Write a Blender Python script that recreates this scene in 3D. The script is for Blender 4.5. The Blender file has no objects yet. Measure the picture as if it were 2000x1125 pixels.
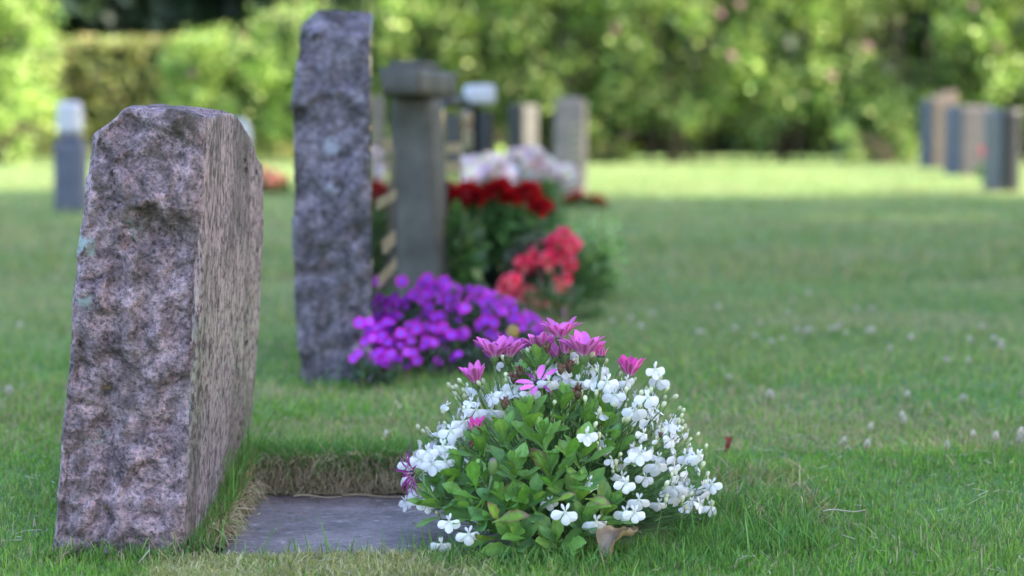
import bpy, math, random
import numpy as np
from mathutils import Vector, Matrix, Quaternion

R = math.radians
rng = np.random.default_rng(7)
random.seed(7)
C = bpy.context.scene.collection
sc = bpy.context.scene

# ------------------------------------------------------------------ camera
CAM_H = 0.418
PITCH = R(4.594)
FPX = 3889.0
cam = bpy.data.cameras.new('camera')
cam.lens = 70.0
cam.sensor_width = 36.0
cam.clip_start = 0.05
cam.clip_end = 600
cam.dof.use_dof = True
cam.dof.focus_distance = 2.13
cam.dof.aperture_fstop = 3.9
cam.dof.aperture_blades = 0
co = bpy.data.objects.new('camera', cam)
co.location = (0, 0, CAM_H)
co.rotation_euler = (math.pi / 2 - PITCH, 0, 0)
C.objects.link(co)
sc.camera = co

# ------------------------------------------------------------------ light
TO_SUN = Vector((0.80, -0.16, 0.60)).normalized()
w = bpy.data.worlds.new('World')
sc.world = w
w.use_nodes = True
nt = w.node_tree
nt.nodes.clear()
sky = nt.nodes.new('ShaderNodeTexSky')
sky.sky_type = 'NISHITA'
sky.sun_disc = False
sky.sun_elevation = math.asin(TO_SUN.z)
sky.sun_rotation = math.atan2(TO_SUN.x, TO_SUN.y)
sky.air_density = 1.0
sky.dust_density = 2.0
sky.ozone_density = 1.0
bg = nt.nodes.new('ShaderNodeBackground')
bg.inputs['Strength'].default_value = 0.15
wo = nt.nodes.new('ShaderNodeOutputWorld')
nt.links.new(sky.outputs[0], bg.inputs[0])
nt.links.new(bg.outputs[0], wo.inputs[0])
sl = bpy.data.lights.new('sun', 'SUN')
sl.energy = 3.0
sl.angle = R(0.55)
sl.color = (1.0, 0.87, 0.72)
so = bpy.data.objects.new('sun', sl)
so.rotation_euler = TO_SUN.to_track_quat('Z', 'Y').to_euler()
so.location = (12, -10, 20)
C.objects.link(so)
sc.view_settings.view_transform = 'Standard'
sc.view_settings.look = 'None'
sc.view_settings.gamma = 1
sc.view_settings.use_curve_mapping = False
sc.view_settings.exposure = 2.6
sc.cycles.use_denoising = True
sc.cycles.max_bounces = 6
sc.cycles.transparent_max_bounces = 4


# ------------------------------------------------------------------ pixel helpers (2000 px wide photo)
FWD = Vector((0, math.cos(PITCH), -math.sin(PITCH)))
UPV = Vector((0, math.sin(PITCH), math.cos(PITCH)))


def P(px, py, Y):
    d = FWD + Vector((1, 0, 0)) * ((px - 1000) / FPX) + UPV * (-(py - 562.5) / FPX)
    k = Y / d.y
    return Vector((0, 0, CAM_H)) + d * k


def px_of(p):
    v = Vector(p) - Vector((0, 0, CAM_H))
    f = v.dot(FWD)
    return 1000 + FPX * v.x / f, 562.5 - FPX * v.dot(UPV) / f


# ------------------------------------------------------------------ noise
def _h(ix, iy, iz, s):
    n = (ix * 374761393 + iy * 668265263 + iz * 2147483647 + s * 1274126177) & 0xFFFFFFFF
    n = ((n ^ (n >> 13)) * 1274126177) & 0xFFFFFFFF
    n = ((n ^ (n >> 16)) * 2246822519) & 0xFFFFFFFF
    return ((n ^ (n >> 15)) & 0xFFFFFF) / float(0xFFFFFF)


def vnoise(x, y, z, s=0):
    x = np.asarray(x, float); y = np.asarray(y, float) + 0 * x; z = np.asarray(z, float) + 0 * x
    x0 = np.floor(x).astype(np.int64); y0 = np.floor(y).astype(np.int64); z0 = np.floor(z).astype(np.int64)
    fx = x - x0; fy = y - y0; fz = z - z0
    fx = fx * fx * (3 - 2 * fx); fy = fy * fy * (3 - 2 * fy); fz = fz * fz * (3 - 2 * fz)
    r = 0
    for a in (0, 1):
        for b in (0, 1):
            for c in (0, 1):
                wgt = (fx if a else 1 - fx) * (fy if b else 1 - fy) * (fz if c else 1 - fz)
                r = r + wgt * _h(x0 + a, y0 + b, z0 + c, s)
    return r


def fbm(x, y, z, s=0, o=4):
    r = 0; a = 0.5; t = 0
    for i in range(o):
        r = r + a * vnoise(x * 2 ** i, y * 2 ** i, z * 2 ** i, s + i * 17); t += a; a *= 0.5
    return r / t


def sstep(a, b, x):
    t = np.clip((x - a) / (b - a), 0, 1)
    return t * t * (3 - 2 * t)


# ------------------------------------------------------------------ mesh helpers
class MB:
    def __init__(self):
        self.v = []; self.f = []; self.c = []; self.m = []; self.n = 0
        self.smooth = True

    def add(self, verts, faces, col=None, mat=0):
        verts = [tuple(p) for p in verts]
        o = self.n
        self.v += verts; self.n += len(verts)
        self.f += [tuple(o + i for i in f) for f in faces]
        self.m += [mat] * len(faces)
        if col is None:
            col = (1, 1, 1)
        if isinstance(col, (tuple, Vector)) and not isinstance(col[0], (tuple, list)):
            self.c += [tuple(col[:3]) + (1,)] * len(verts)
        else:
            self.c += [tuple(c[:3]) + (1,) for c in col]

    def tube(self, pts, rad, sides=5, col=None, mat=0, cap=True):
        pts = [Vector(p) for p in pts]
        n = len(pts)
        if not hasattr(rad, '__len__'):
            rad = [rad] * n
        V = []; F = []
        t0 = (pts[1] - pts[0]).normalized()
        a = t0.orthogonal().normalized()
        for i in range(n):
            t = (pts[min(i + 1, n - 1)] - pts[max(i - 1, 0)]).normalized()
            a = (a - t * a.dot(t))
            a = a.normalized() if a.length > 1e-6 else t.orthogonal().normalized()
            b = t.cross(a)
            for k in range(sides):
                th = 2 * math.pi * k / sides
                V.append(pts[i] + (a * math.cos(th) + b * math.sin(th)) * rad[i])
        for i in range(n - 1):
            for k in range(sides):
                k2 = (k + 1) % sides
                F.append((i * sides + k, i * sides + k2, (i + 1) * sides + k2, (i + 1) * sides + k))
        if cap:
            F.append(tuple(reversed(range(sides))))
            F.append(tuple((n - 1) * sides + k for k in range(sides)))
        self.add(V, F, col, mat)

    def lathe(self, prof, axis_m, sides=10, col=None, mat=0):
        V = []; F = []; cc = []
        for i, (r, z) in enumerate(prof):
            for k in range(sides):
                th = 2 * math.pi * k / sides
                V.append(axis_m @ Vector((r * math.cos(th), r * math.sin(th), z)))
                if col is not None and isinstance(col[0], (tuple, list)):
                    cc.append(col[i])
        for i in range(len(prof) - 1):
            for k in range(sides):
                k2 = (k + 1) % sides
                F.append((i * sides + k, i * sides + k2, (i + 1) * sides + k2, (i + 1) * sides + k))
        F.append(tuple(reversed(range(sides))))
        F.append(tuple((len(prof) - 1) * sides + k for k in range(sides)))
        self.add(V, F, cc if cc else col, mat)

    def mesh(self, name, mats, smooth=True):
        me = bpy.data.meshes.new(name)
        me.from_pydata(self.v, [], self.f)
        if not isinstance(mats, (list, tuple)):
            mats = [mats]
        for m in mats:
            me.materials.append(m)
        if len(mats) > 1:
            me.polygons.foreach_set('material_index', self.m)
        ca = me.color_attributes.new('Col', 'FLOAT_COLOR', 'POINT')
        ca.data.foreach_set('color', np.array(self.c, np.float32).ravel())
        me.polygons.foreach_set('use_smooth', [smooth] * len(me.polygons))
        me.update()
        return me


def np_mesh(name, V, F, mat, col=None, smooth=False):
    """V (n,3); F list of (m,k) int arrays"""
    me = bpy.data.meshes.new(name)
    V = np.asarray(V, np.float32)
    me.vertices.add(len(V)); me.vertices.foreach_set('co', V.ravel())
    loops = np.concatenate([f.ravel() for f in F]).astype(np.int32)
    sizes = np.concatenate([np.full(len(f), f.shape[1]) for f in F])
    starts = np.concatenate([[0], np.cumsum(sizes)[:-1]]).astype(np.int32)
    me.loops.add(len(loops)); me.loops.foreach_set('vertex_index', loops)
    me.polygons.add(len(sizes)); me.polygons.foreach_set('loop_start', starts)
    me.polygons.foreach_set('use_smooth', np.full(len(sizes), smooth))
    for m in (mat if isinstance(mat, (list, tuple)) else [mat]):
        me.materials.append(m)
    if col is not None:
        ca = me.color_attributes.new('Col', 'FLOAT_COLOR', 'POINT')
        cc = np.ones((len(V), 4), np.float32); cc[:, :3] = col
        ca.data.foreach_set('color', cc.ravel())
    me.update(calc_edges=True)
    return me


def link(name, me, parent=None, kind=None):
    o = bpy.data.objects.new(name, me)
    C.objects.link(o)
    if parent is not None:
        o.parent = parent
    if kind:
        o['kind'] = kind
    return o


def thing(name, label, cat, loc=(0, 0, 0), rz=0, group=None):
    o = bpy.data.objects.new(name, None)
    o.empty_display_size = 0.05
    C.objects.link(o)
    o.location = loc; o.rotation_euler = (0, 0, rz)
    return tag(o, label, cat, group)


def tag(o, label, cat, group=None):
    o['label'] = label; o['category'] = cat
    if group:
        o['group'] = group
    return o


def frame(origin, fwd, up):
    """matrix: local +Y = fwd, +Z ~ up"""
    f = Vector(fwd).normalized(); u = Vector(up)
    s = f.cross(u)
    if s.length < 1e-5:
        s = f.orthogonal()
    s.normalize(); u = s.cross(f)
    m = Matrix((s, f, u)).transposed().to_4x4()
    m.translation = Vector(origin)
    return m


def zframe(origin, z, spin=0):
    z = Vector(z).normalized(); a = z.orthogonal().normalized(); b = z.cross(a)
    m = Matrix((a, b, z)).transposed().to_4x4()
    m = m @ Matrix.Rotation(spin, 4, 'Z')
    m.translation = Vector(origin)
    return m


def rvec(s=1.0):
    return Vector((random.gauss(0, s), random.gauss(0, s), random.gauss(0, s)))


# ------------------------------------------------------------------ materials
def newmat(name):
    m = bpy.data.materials.new(name); m.use_nodes = True
    m.node_tree.nodes.clear()
    return m, m.node_tree


class N:
    def __init__(s, t):
        s.t = t

    def n(s, typ, **kw):
        x = s.t.nodes.new('ShaderNode' + typ)
        for k, v in kw.items():
            setattr(x, k, v)
        return x

    def l(s, a, b):
        s.t.links.new(a, b)

    def noise(s, co, scale, detail=4, rough=0.6, dist=0.0):
        x = s.n('TexNoise'); x.inputs['Scale'].default_value = scale
        x.inputs['Detail'].default_value = detail; x.inputs['Roughness'].default_value = rough
        x.inputs['Distortion'].default_value = dist
        s.l(co, x.inputs['Vector']); return x.outputs['Fac']

    def ramp(s, fac, stops, interp='LINEAR'):
        x = s.n('ValToRGB'); x.color_ramp.interpolation = interp
        e = x.color_ramp.elements
        while len(e) < len(stops):
            e.new(0.5)
        for i, (p, c) in enumerate(stops):
            e[i].position = p
            e[i].color = (c, c, c, 1) if not hasattr(c, '__len__') else tuple(c) + (1,)
        s.l(fac, x.inputs[0]); return x.outputs[0]

    def mix(s, fac, a, b, mode='MIX'):
        x = s.n('Mix', data_type='RGBA', blend_type=mode)
        for v, i in ((fac, 0), (a, 6), (b, 7)):
            if hasattr(v, 'links'):
                s.l(v, x.inputs[i])
            elif hasattr(v, '__len__'):
                x.inputs[i].default_value = tuple(v) + (1,)
            else:
                x.inputs[i].default_value = v
        return x.outputs[2]

    def math(s, op, a, b=0.0):
        x = s.n('Math', operation=op)
        for v, i in ((a, 0), (b, 1)):
            if hasattr(v, 'links'):
                s.l(v, x.inputs[i])
            else:
                x.inputs[i].default_value = v
        return x.outputs[0]

    def mapping(s, co, scale):
        x = s.n('Mapping'); x.inputs['Scale'].default_value = scale; s.l(co, x.inputs[0]); return x.outputs[0]

    def out(s, sh):
        o = s.n('OutputMaterial'); s.l(sh, o.inputs['Surface'])


def leafmat(name, rough=0.5, trans=0.3, spec=0.3, tint=(1, 1, 1), noise_scale=120, amount=0.25, tmul=(1.0, 1.15, 0.6), back=None):
    """colour from vertex colours, fine noise variation, translucency"""
    m, t = newmat(name); k = N(t)
    vc = k.n('VertexColor'); vc.layer_name = 'Col'
    g = k.n('NewGeometry')
    oi = k.n('ObjectInfo')
    no = k.noise(g.outputs['Position'], noise_scale, 3)
    v = k.ramp(no, [(0.3, 1 - amount), (0.7, 1 + amount)])
    col = k.mix(1.0, vc.outputs['Color'], v, 'MULTIPLY')
    col = k.mix(1.0, col, tint, 'MULTIPLY')
    rnd = k.ramp(oi.outputs['Random'], [(0.0, 0.82), (1.0, 1.18)])
    col = k.mix(1.0, col, rnd, 'MULTIPLY')
    if back is not None:
        col = k.mix(g.outputs['Backfacing'], col, back)
    b = k.n('BsdfPrincipled'); b.inputs['Roughness'].default_value = rough
    b.inputs['Specular IOR Level'].default_value = spec
    k.l(col, b.inputs['Base Color'])
    tr = k.n('BsdfTranslucent')
    tc = k.mix(1.0, col, tmul, 'MULTIPLY')
    k.l(tc, tr.inputs['Color'])
    mx = k.n('MixShader'); mx.inputs[0].default_value = trans
    k.l(b.outputs[0], mx.inputs[1]); k.l(tr.outputs[0], mx.inputs[2])
    k.out(mx.outputs[0])
    return m


def plain(name, col, rough=0.6, spec=0.4, nscale=60, amount=0.2, bump=0.0, bscale=200, metallic=0.0):
    m, t = newmat(name); k = N(t)
    tc = k.n('TexCoord').outputs['Object']
    no = k.noise(tc, nscale, 5)
    v = k.ramp(no, [(0.3, 1 - amount), (0.7, 1 + amount)])
    c = k.mix(1.0, col, v, 'MULTIPLY')
    b = k.n('BsdfPrincipled'); b.inputs['Roughness'].default_value = rough
    b.inputs['Specular IOR Level'].default_value = spec
    b.inputs['Metallic'].default_value = metallic
    k.l(c, b.inputs['Base Color'])
    if bump:
        bp = k.n('Bump'); bp.inputs['Strength'].default_value = bump; bp.inputs['Distance'].default_value = 0.003
        k.l(k.noise(tc, bscale, 4), bp.inputs['Height']); k.l(bp.outputs[0], b.inputs['Normal'])
    k.out(b.outputs[0])
    return m


M = {}
M['grass'] = leafmat('grass_blade', 0.55, 0.35, 0.25, noise_scale=9, amount=0.12, tmul=(1.0, 1.1, 0.55))
M['leaf'] = leafmat('daisy_leaf', 0.38, 0.28, 0.45, noise_scale=260, amount=0.16, tmul=(1.05, 1.2, 0.4))
M['hedge'] = leafmat('hedge_leaf', 0.5, 0.25, 0.35, noise_scale=2.2, amount=0.22, tmul=(1.1, 1.2, 0.35))
M['stem'] = leafmat('plant_stem', 0.5, 0.05, 0.3, noise_scale=200, amount=0.15)
M['petal'] = leafmat('flower_petal', 0.55, 0.35, 0.2, noise_scale=300, amount=0.06, tmul=(1.0, 1.0, 1.0))
M['bark'] = plain('bark', (0.10, 0.075, 0.055), 0.85, 0.2, 12, 0.4, 0.6, 40)
M['gold'] = plain('gilding', (0.36, 0.30, 0.19), 0.6, 0.4, 80, 0.1)
M['pot'] = plain('black_plastic', (0.016, 0.022, 0.02), 0.4, 0.4, 60, 0.2)


def stone_rough(name, base, dark, lichen, olive_amt=0.5, scale=1.0, pits=True):
    m, t = newmat(name); k = N(t)
    tc = k.n('TexCoord').outputs['Object']
    n1 = k.noise(tc, 14 * scale, 8, 0.68, 0.4)
    n2 = k.noise(tc, 60 * scale, 6, 0.7)
    n3 = k.noise(tc, 230 * scale, 4, 0.7)
    n4 = k.noise(tc, 5.5 * scale, 5, 0.6, 0.6)
    vor = k.n('TexVoronoi'); vor.inputs['Scale'].default_value = 300 * scale; k.l(tc, vor.inputs['Vector'])
    c = k.mix(k.ramp(n2, [(0.42, 0), (0.56, 1)]), tuple(x * 0.60 for x in base), tuple(min(1, x * 1.25) for x in base))
    cr = k.ramp(n3, [(0.36, (0.30, 0.29, 0.30)), (0.47, (0.9, 0.88, 0.92)), (0.62, (1.5, 1.25, 1.28))])
    c = k.mix(0.85, c, cr, 'MULTIPLY')
    nm = k.noise(tc, 30 * scale, 5, 0.65, 0.8)
    c = k.mix(0.8, c, k.ramp(nm, [(0.38, 0.5), (0.5, 0.95), (0.62, 1.3)]), 'MULTIPLY')
    # olive-brown growth
    s = k.ramp(n1, [(0.47, 0), (0.6, 1)])
    s2 = k.ramp(n4, [(0.42, 0.15), (0.62, 1)])
    s = k.math('MULTIPLY', s, s2)
    s = k.math('MULTIPLY', s, olive_amt)
    c = k.mix(s, c, dark)
    # lichen discs
    lv = k.n('TexVoronoi', feature='F1'); lv.inputs['Scale'].default_value = 17 * scale
    wv = k.n('Vectormath' if False else 'VectorMath', operation='ADD')
    nn = k.n('TexNoise'); nn.inputs['Scale'].default_value = 90; k.l(tc, nn.inputs['Vector'])
    sc2 = k.n('VectorMath', operation='SCALE'); sc2.inputs['Scale'].default_value = 0.025
    k.l(nn.outputs['Color'], sc2.inputs[0]); k.l(tc, wv.inputs[0]); k.l(sc2.outputs[0], wv.inputs[1])
    k.l(wv.outputs[0], lv.inputs['Vector'])
    sepc = k.n('SeparateColor'); k.l(lv.outputs['Color'], sepc.inputs[0])
    rare = k.ramp(sepc.outputs[0], [(0.80, 0), (0.84, 1)], 'LINEAR')
    disc = k.ramp(lv.outputs['Distance'], [(0.17, 1), (0.24, 0)])
    k2 = k.math('MULTIPLY', rare, disc)
    k2 = k.math('MULTIPLY', k2, k.ramp(n2, [(0.42, 0.1), (0.55, 1)]))
    c = k.mix(k2, c, lichen)
    # orange specks
    ov = k.n('TexVoronoi'); ov.inputs['Scale'].default_value = 38 * scale; k.l(wv.outputs[0], ov.inputs['Vector'])
    so_ = k.n('SeparateColor'); k.l(ov.outputs['Color'], so_.inputs[0])
    o1 = k.math('MULTIPLY', k.ramp(so_.outputs[1], [(0.93, 0), (0.95, 1)]), k.ramp(ov.outputs['Distance'], [(0.12, 1), (0.2, 0)]))
    c = k.mix(o1, c, (0.30, 0.19, 0.035))
    b = k.n('BsdfPrincipled'); b.inputs['Roughness'].default_value = 0.85
    b.inputs['Specular IOR Level'].default_value = 0.25
    k.l(c, b.inputs['Base Color'])
    h = k.math('ADD', k.math('MULTIPLY', n2, 1.2), k.math('MULTIPLY', n3, 0.6))
    bp = k.n('Bump'); bp.inputs['Strength'].default_value = 1.0; bp.inputs['Distance'].default_value = 0.010
    k.l(h, bp.inputs['Height']); k.l(bp.outputs[0], b.inputs['Normal'])
    k.out(b.outputs[0])
    return m


def stone_sawn(name, base, dark, lichen):
    """vertically streaked, finely pitted dressed face"""
    m, t = newmat(name); k = N(t)
    tc = k.n('TexCoord').outputs['Object']
    st = k.mapping(tc, (1, 0.42, 0.12))
    st2 = k.mapping(tc, (1, 0.38, 0.42))
    n1 = k.noise(st, 260, 5, 0.7)
    n2 = k.noise(st2, 240, 4, 0.7)
    nb = k.noise(k.mapping(tc, (1, 1, 0.35)), 11, 5, 0.6)
    c = k.mix(k.ramp(n1, [(0.40, 0), (0.56, 1)]), tuple(x * 0.45 for x in base), tuple(min(1, x * 1.25) for x in base))
    c = k.mix(0.85, c, k.ramp(n2, [(0.38, 0.25), (0.49, 1.0), (0.66, 1.4)]), 'MULTIPLY')
    c = k.mix(k.math('MULTIPLY', k.ramp(nb, [(0.46, 0), (0.58, 1)]), 0.6), c, dark)
    # pale crust of lichen lower down the face
    sep = k.n('SeparateXYZ'); k.l(tc, sep.inputs[0])
    band = k.math('MULTIPLY', k.ramp(sep.outputs[2], [(0.10, 0.2), (0.22, 1), (0.36, 0.1)]), k.ramp(n2, [(0.47, 0), (0.56, 1)]))
    c = k.mix(k.math('MULTIPLY', band, 0.6), c, lichen)
    # pits
    pv = k.n('TexVoronoi'); pv.inputs['Scale'].default_value = 105
    k.l(k.mapping(tc, (1, 0.20, 0.6)), pv.inputs['Vector'])
    sp = k.n('SeparateColor'); k.l(pv.outputs['Color'], sp.inputs[0])
    pit = k.math('MULTIPLY', k.ramp(sp.outputs[0], [(0.68, 0), (0.72, 1)]), k.ramp(pv.outputs['Distance'], [(0.18, 1), (0.30, 0)]))
    pit = k.math('MULTIPLY', pit, k.ramp(k.noise(k.mapping(tc, (1, 1, 0.4)), 9, 2), [(0.44, 0), (0.52, 1)]))
    c = k.mix(pit, c, (0.045, 0.03, 0.024))
    b = k.n('BsdfPrincipled'); b.inputs['Roughness'].default_value = 0.8
    b.inputs['Specular IOR Level'].default_value = 0.3
    k.l(c, b.inputs['Base Color'])
    h = k.math('SUBTRACT', k.math('ADD', n1, k.math('MULTIPLY', n2, 0.8)), k.math('MULTIPLY', pit, 1.5))
    bp = k.n('Bump'); bp.inputs['Strength'].default_value = 0.9; bp.inputs['Distance'].default_value = 0.003
    k.l(h, bp.inputs['Height']); k.l(bp.outputs[0], b.inputs['Normal'])
    k.out(b.outputs[0])
    return m


M['s1_rough'] = stone_rough('pink_granite_rough', (0.385, 0.295, 0.325), (0.075, 0.064, 0.042), (0.40, 0.46, 0.46), 0.9)
M['s1_sawn'] = stone_sawn('pink_granite_dressed', (0.33, 0.25, 0.28), (0.06, 0.052, 0.045), (0.34, 0.37, 0.28))
M['s2_rough'] = stone_rough('grey_granite_rough', (0.205, 0.190, 0.235), (0.040, 0.040, 0.018), (0.38, 0.38, 0.48), 1.0, 0.8)
M['black_polish'] = plain('black_polished_granite', (0.02, 0.022, 0.024), 0.04, 1.0, 300, 0.4)
M['grey_polish'] = plain('grey_dressed_granite', (0.115, 0.11, 0.125), 0.55, 0.35, 20, 0.3, 0.2)
M['cross'] = plain('dark_weathered_granite', (0.080, 0.076, 0.070), 0.7, 0.3, 9, 0.45, 0.4, 120)
M['dark_stone'] = plain('dark_granite', (0.016, 0.018, 0.022), 0.5, 0.4, 12, 0.3, 0.2)
M['bluegrey'] = plain('blue_grey_granite_and_shade', (0.095, 0.10, 0.14), 0.7, 0.3, 10, 0.25, 0.2)  # stone colour, also painted on the shaded sides of two right-hand headstones
M['pinkstone'] = plain('pinkish_sandstone', (0.24, 0.195, 0.175), 0.85, 0.2, 8, 0.25, 0.3)
M['tanstone'] = plain('tan_granite', (0.13, 0.10, 0.083), 0.8, 0.2, 8, 0.25, 0.3)
M['greystone'] = plain('warm_grey_granite', (0.105, 0.093, 0.095), 0.75, 0.25, 8, 0.25, 0.3)
M['whitestone'] = plain('white_marble', (0.47, 0.46, 0.52), 0.6, 0.3, 8, 0.12)
M['soil'] = plain('soil', (0.045, 0.032, 0.022), 0.95, 0.1, 90, 0.5, 1.0, 160)


def slab_mat():
    m, t = newmat('worn_slate_slab'); k = N(t)
    tc = k.n('TexCoord').outputs['Object']
    n1 = k.noise(tc, 9, 6, 0.65); n2 = k.noise(tc, 90, 6, 0.7); n3 = k.noise(tc, 350, 4, 0.7)
    c = k.mix(k.ramp(n1, [(0.35, 0), (0.65, 1)]), (0.115, 0.085, 0.095), (0.28, 0.215, 0.235))
    c = k.mix(0.7, c, k.ramp(n3, [(0.3, 0.55), (0.7, 1.4)]), 'MULTIPLY')
    fl = k.ramp(k.noise(k.mapping(tc, (1, 2.2, 1)), 45, 6, 0.8, 0.6), [(0.585, 0), (0.62, 1)])
    c = k.mix(k.math('MULTIPLY', fl, 0.8), c, (0.55, 0.50, 0.52))
    dk = k.ramp(k.noise(tc, 28, 6, 0.75, 0.5), [(0.56, 0), (0.63, 1)])
    c = k.mix(k.math('MULTIPLY', dk, 0.65), c, (0.045, 0.036, 0.034))
    b = k.n('BsdfPrincipled')
    k.l(k.ramp(n2, [(0.35, 0.3), (0.65, 0.6)]), b.inputs['Roughness'])
    b.inputs['Specular IOR Level'].default_value = 0.5
    k.l(c, b.inputs['Base Color'])
    bp = k.n('Bump'); bp.inputs['Strength'].default_value = 0.9; bp.inputs['Distance'].default_value = 0.004
    k.l(k.math('ADD', n2, k.math('MULTIPLY', n3, 0.5)), bp.inputs['Height']); k.l(bp.outputs[0], b.inputs['Normal'])
    k.out(b.outputs[0]); return m


M['slab'] = slab_mat()


def ground_mat():
    m, t = newmat('lawn'); k = N(t)
    g = k.n('NewGeometry').outputs['Position']
    n1 = k.noise(g, 1.3, 4, 0.6); n2 = k.noise(g, 25, 5, 0.7); n3 = k.noise(k.mapping(g, (0.25, 1, 1)), 2.2, 3)
    c = k.mix(k.ramp(n1, [(0.35, 0), (0.65, 1)]), (0.10, 0.19, 0.055), (0.15, 0.22, 0.075))
    c = k.mix(k.math('MULTIPLY', k.ramp(n3, [(0.5, 0), (0.7, 1)]), 0.5), c, (0.24, 0.23, 0.13))
    c = k.mix(0.8, c, k.ramp(n2, [(0.3, 0.6), (0.7, 1.35)]), 'MULTIPLY')
    # bare soil in the grave recess
    vc = k.n('VertexColor'); vc.layer_name = 'Col'
    sp = k.n('SeparateColor'); k.l(vc.outputs['Color'], sp.inputs[0])
    c = k.mix(sp.outputs[0], c, k.mix(n2, (0.035, 0.025, 0.016), (0.085, 0.06, 0.035)))
    b = k.n('BsdfPrincipled'); b.inputs['Roughness'].default_value = 0.95
    b.inputs['Specular IOR Level'].default_value = 0.1
    k.l(c, b.inputs['Base Color'])
    bp = k.n('Bump'); bp.inputs['Strength'].default_value = 0.6; bp.inputs['Distance'].default_value = 0.01
    k.l(n2, bp.inputs['Height']); k.l(bp.outputs[0], b.inputs['Normal'])
    k.out(b.outputs[0]); return m


M['lawn'] = ground_mat()

# ------------------------------------------------------------------ ground
SLAB = (-0.315, 0.02, 2.065, 2.455)     # x0, x1, y0, y1
SLAB_Z = -0.037


def gz(x, y):
    x = np.asarray(x, float); y = np.asarray(y, float)
    z = -0.030 * (1 - sstep(2.12, 2.5, y))
    z = z + (fbm(x * 1.7, y * 1.7, 0, 3, 3) - 0.5) * 0.018 * sstep(0.0, 0.3, np.abs(x + 0.15) - 0.25 + sstep(2.5, 3.0, y))
    return z


def wob(x):
    return 0.004 + (fbm(np.asarray(x, float) * 16, 0.3, 0, 8, 2) - 0.42) * 0.034


def pit(x, y):
    jx = (fbm(x * 25, y * 25, 0, 5, 2) - 0.5) * 0.012
    ex = np.minimum(x + jx - (SLAB[0] - 0.006), (SLAB[1] + 0.006) - x - jx)
    ey = np.minimum(y + jx - (SLAB[2] - 0.004), (SLAB[3] + 0.004) + np.maximum(0, wob(x)) - y - jx)
    return np.minimum(ex, ey)


def lines(segs):
    out = []
    for a, b, s in segs:
        out += list(np.arange(a, b, s))
    out.append(segs[-1][1])
    return np.array(out)


xs = lines([(-160, -40, 20), (-40, -8, 3), (-8, -1.6, 0.35), (-1.6, -0.5, 0.04), (-0.5, 0.5, 0.0075), (0.5, 1.6, 0.04), (1.6, 8, 0.35), (8, 40, 3), (40, 160, 20)])
ys = lines([(-60, -6, 5), (-6, 1.2, 0.4), (1.2, 1.9, 0.04), (1.9, 2.6, 0.0075), (2.6, 4.5, 0.04), (4.5, 14, 0.25), (14, 40, 1.5), (40, 260, 20)])
gx, gy = np.meshgrid(xs, ys)
pd = pit(gx, gy)
base = gz(gx, gy)
depth = sstep(-0.004, 0.010, pd)
gzz = base * (1 - depth) + (-0.075) * depth
V = np.stack([gx.ravel(), gy.ravel(), gzz.ravel()], 1)
nx = len(xs); ny = len(ys)
ii = (np.arange(ny - 1)[:, None] * nx + np.arange(nx - 1)[None, :]).ravel()
F = np.stack([ii, ii + 1, ii + nx + 1, ii + nx], 1)
gc = np.zeros((len(V), 3)); gc[:, 0] = sstep(-0.02, 0.0, pd).ravel()
g = link('ground', np_mesh('ground', V, [F], M['lawn'], gc, True), kind='structure')

# ------------------------------------------------------------------ grass
# footprints (x0,x1,y0,y1) kept clear of blades
CLEAR = [(-0.485, -0.350, 2.07, 2.52), (-0.347, -0.228, 3.25, 4.0), (-0.27, -0.14, 4.62, 4.85)]


def blades(n, pos, hgt, wid, head, lean, segs, col, droop=0.5, tipcol=None):
    """pos (n,3) ; builds tapered bent blades"""
    nv = 2 * segs + 1
    V = np.zeros((n, nv, 3), np.float32)
    d = np.stack([np.cos(head), np.sin(head)], 1)           # lean direction
    sd = np.random.default_rng(3).uniform(0, 2 * np.pi, n)
    s = np.stack([np.cos(sd), np.sin(sd)], 1)
    cl = np.zeros((n, nv, 3), np.float32)
    for i in range(segs + 1):
        t = i / segs
        off = lean * (t ** 1.7)
        zz = hgt * t * (1 - droop * 0.35 * t * np.clip(lean / np.maximum(hgt, 1e-5), 0, 1.5))
        c = pos.copy()
        c[:, 0] += d[:, 0] * off; c[:, 1] += d[:, 1] * off; c[:, 2] += zz
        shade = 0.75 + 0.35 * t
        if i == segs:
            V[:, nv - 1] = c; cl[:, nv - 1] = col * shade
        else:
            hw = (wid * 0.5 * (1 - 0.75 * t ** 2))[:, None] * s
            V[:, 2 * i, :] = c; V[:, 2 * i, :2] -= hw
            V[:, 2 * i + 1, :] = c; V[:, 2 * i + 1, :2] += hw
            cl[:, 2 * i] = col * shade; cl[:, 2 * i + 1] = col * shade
    o = (np.arange(n) * nv)[:, None]
    Q = []
    for i in range(segs - 1):
        Q.append(o + np.array([[2 * i, 2 * i + 1, 2 * i + 3, 2 * i + 2]]))
    T = o + np.array([[2 * segs - 2, 2 * segs - 1, 2 * segs]])
    return V.reshape(-1, 3), ([np.concatenate(Q)] if Q else []), T, cl.reshape(-1, 3)


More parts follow.
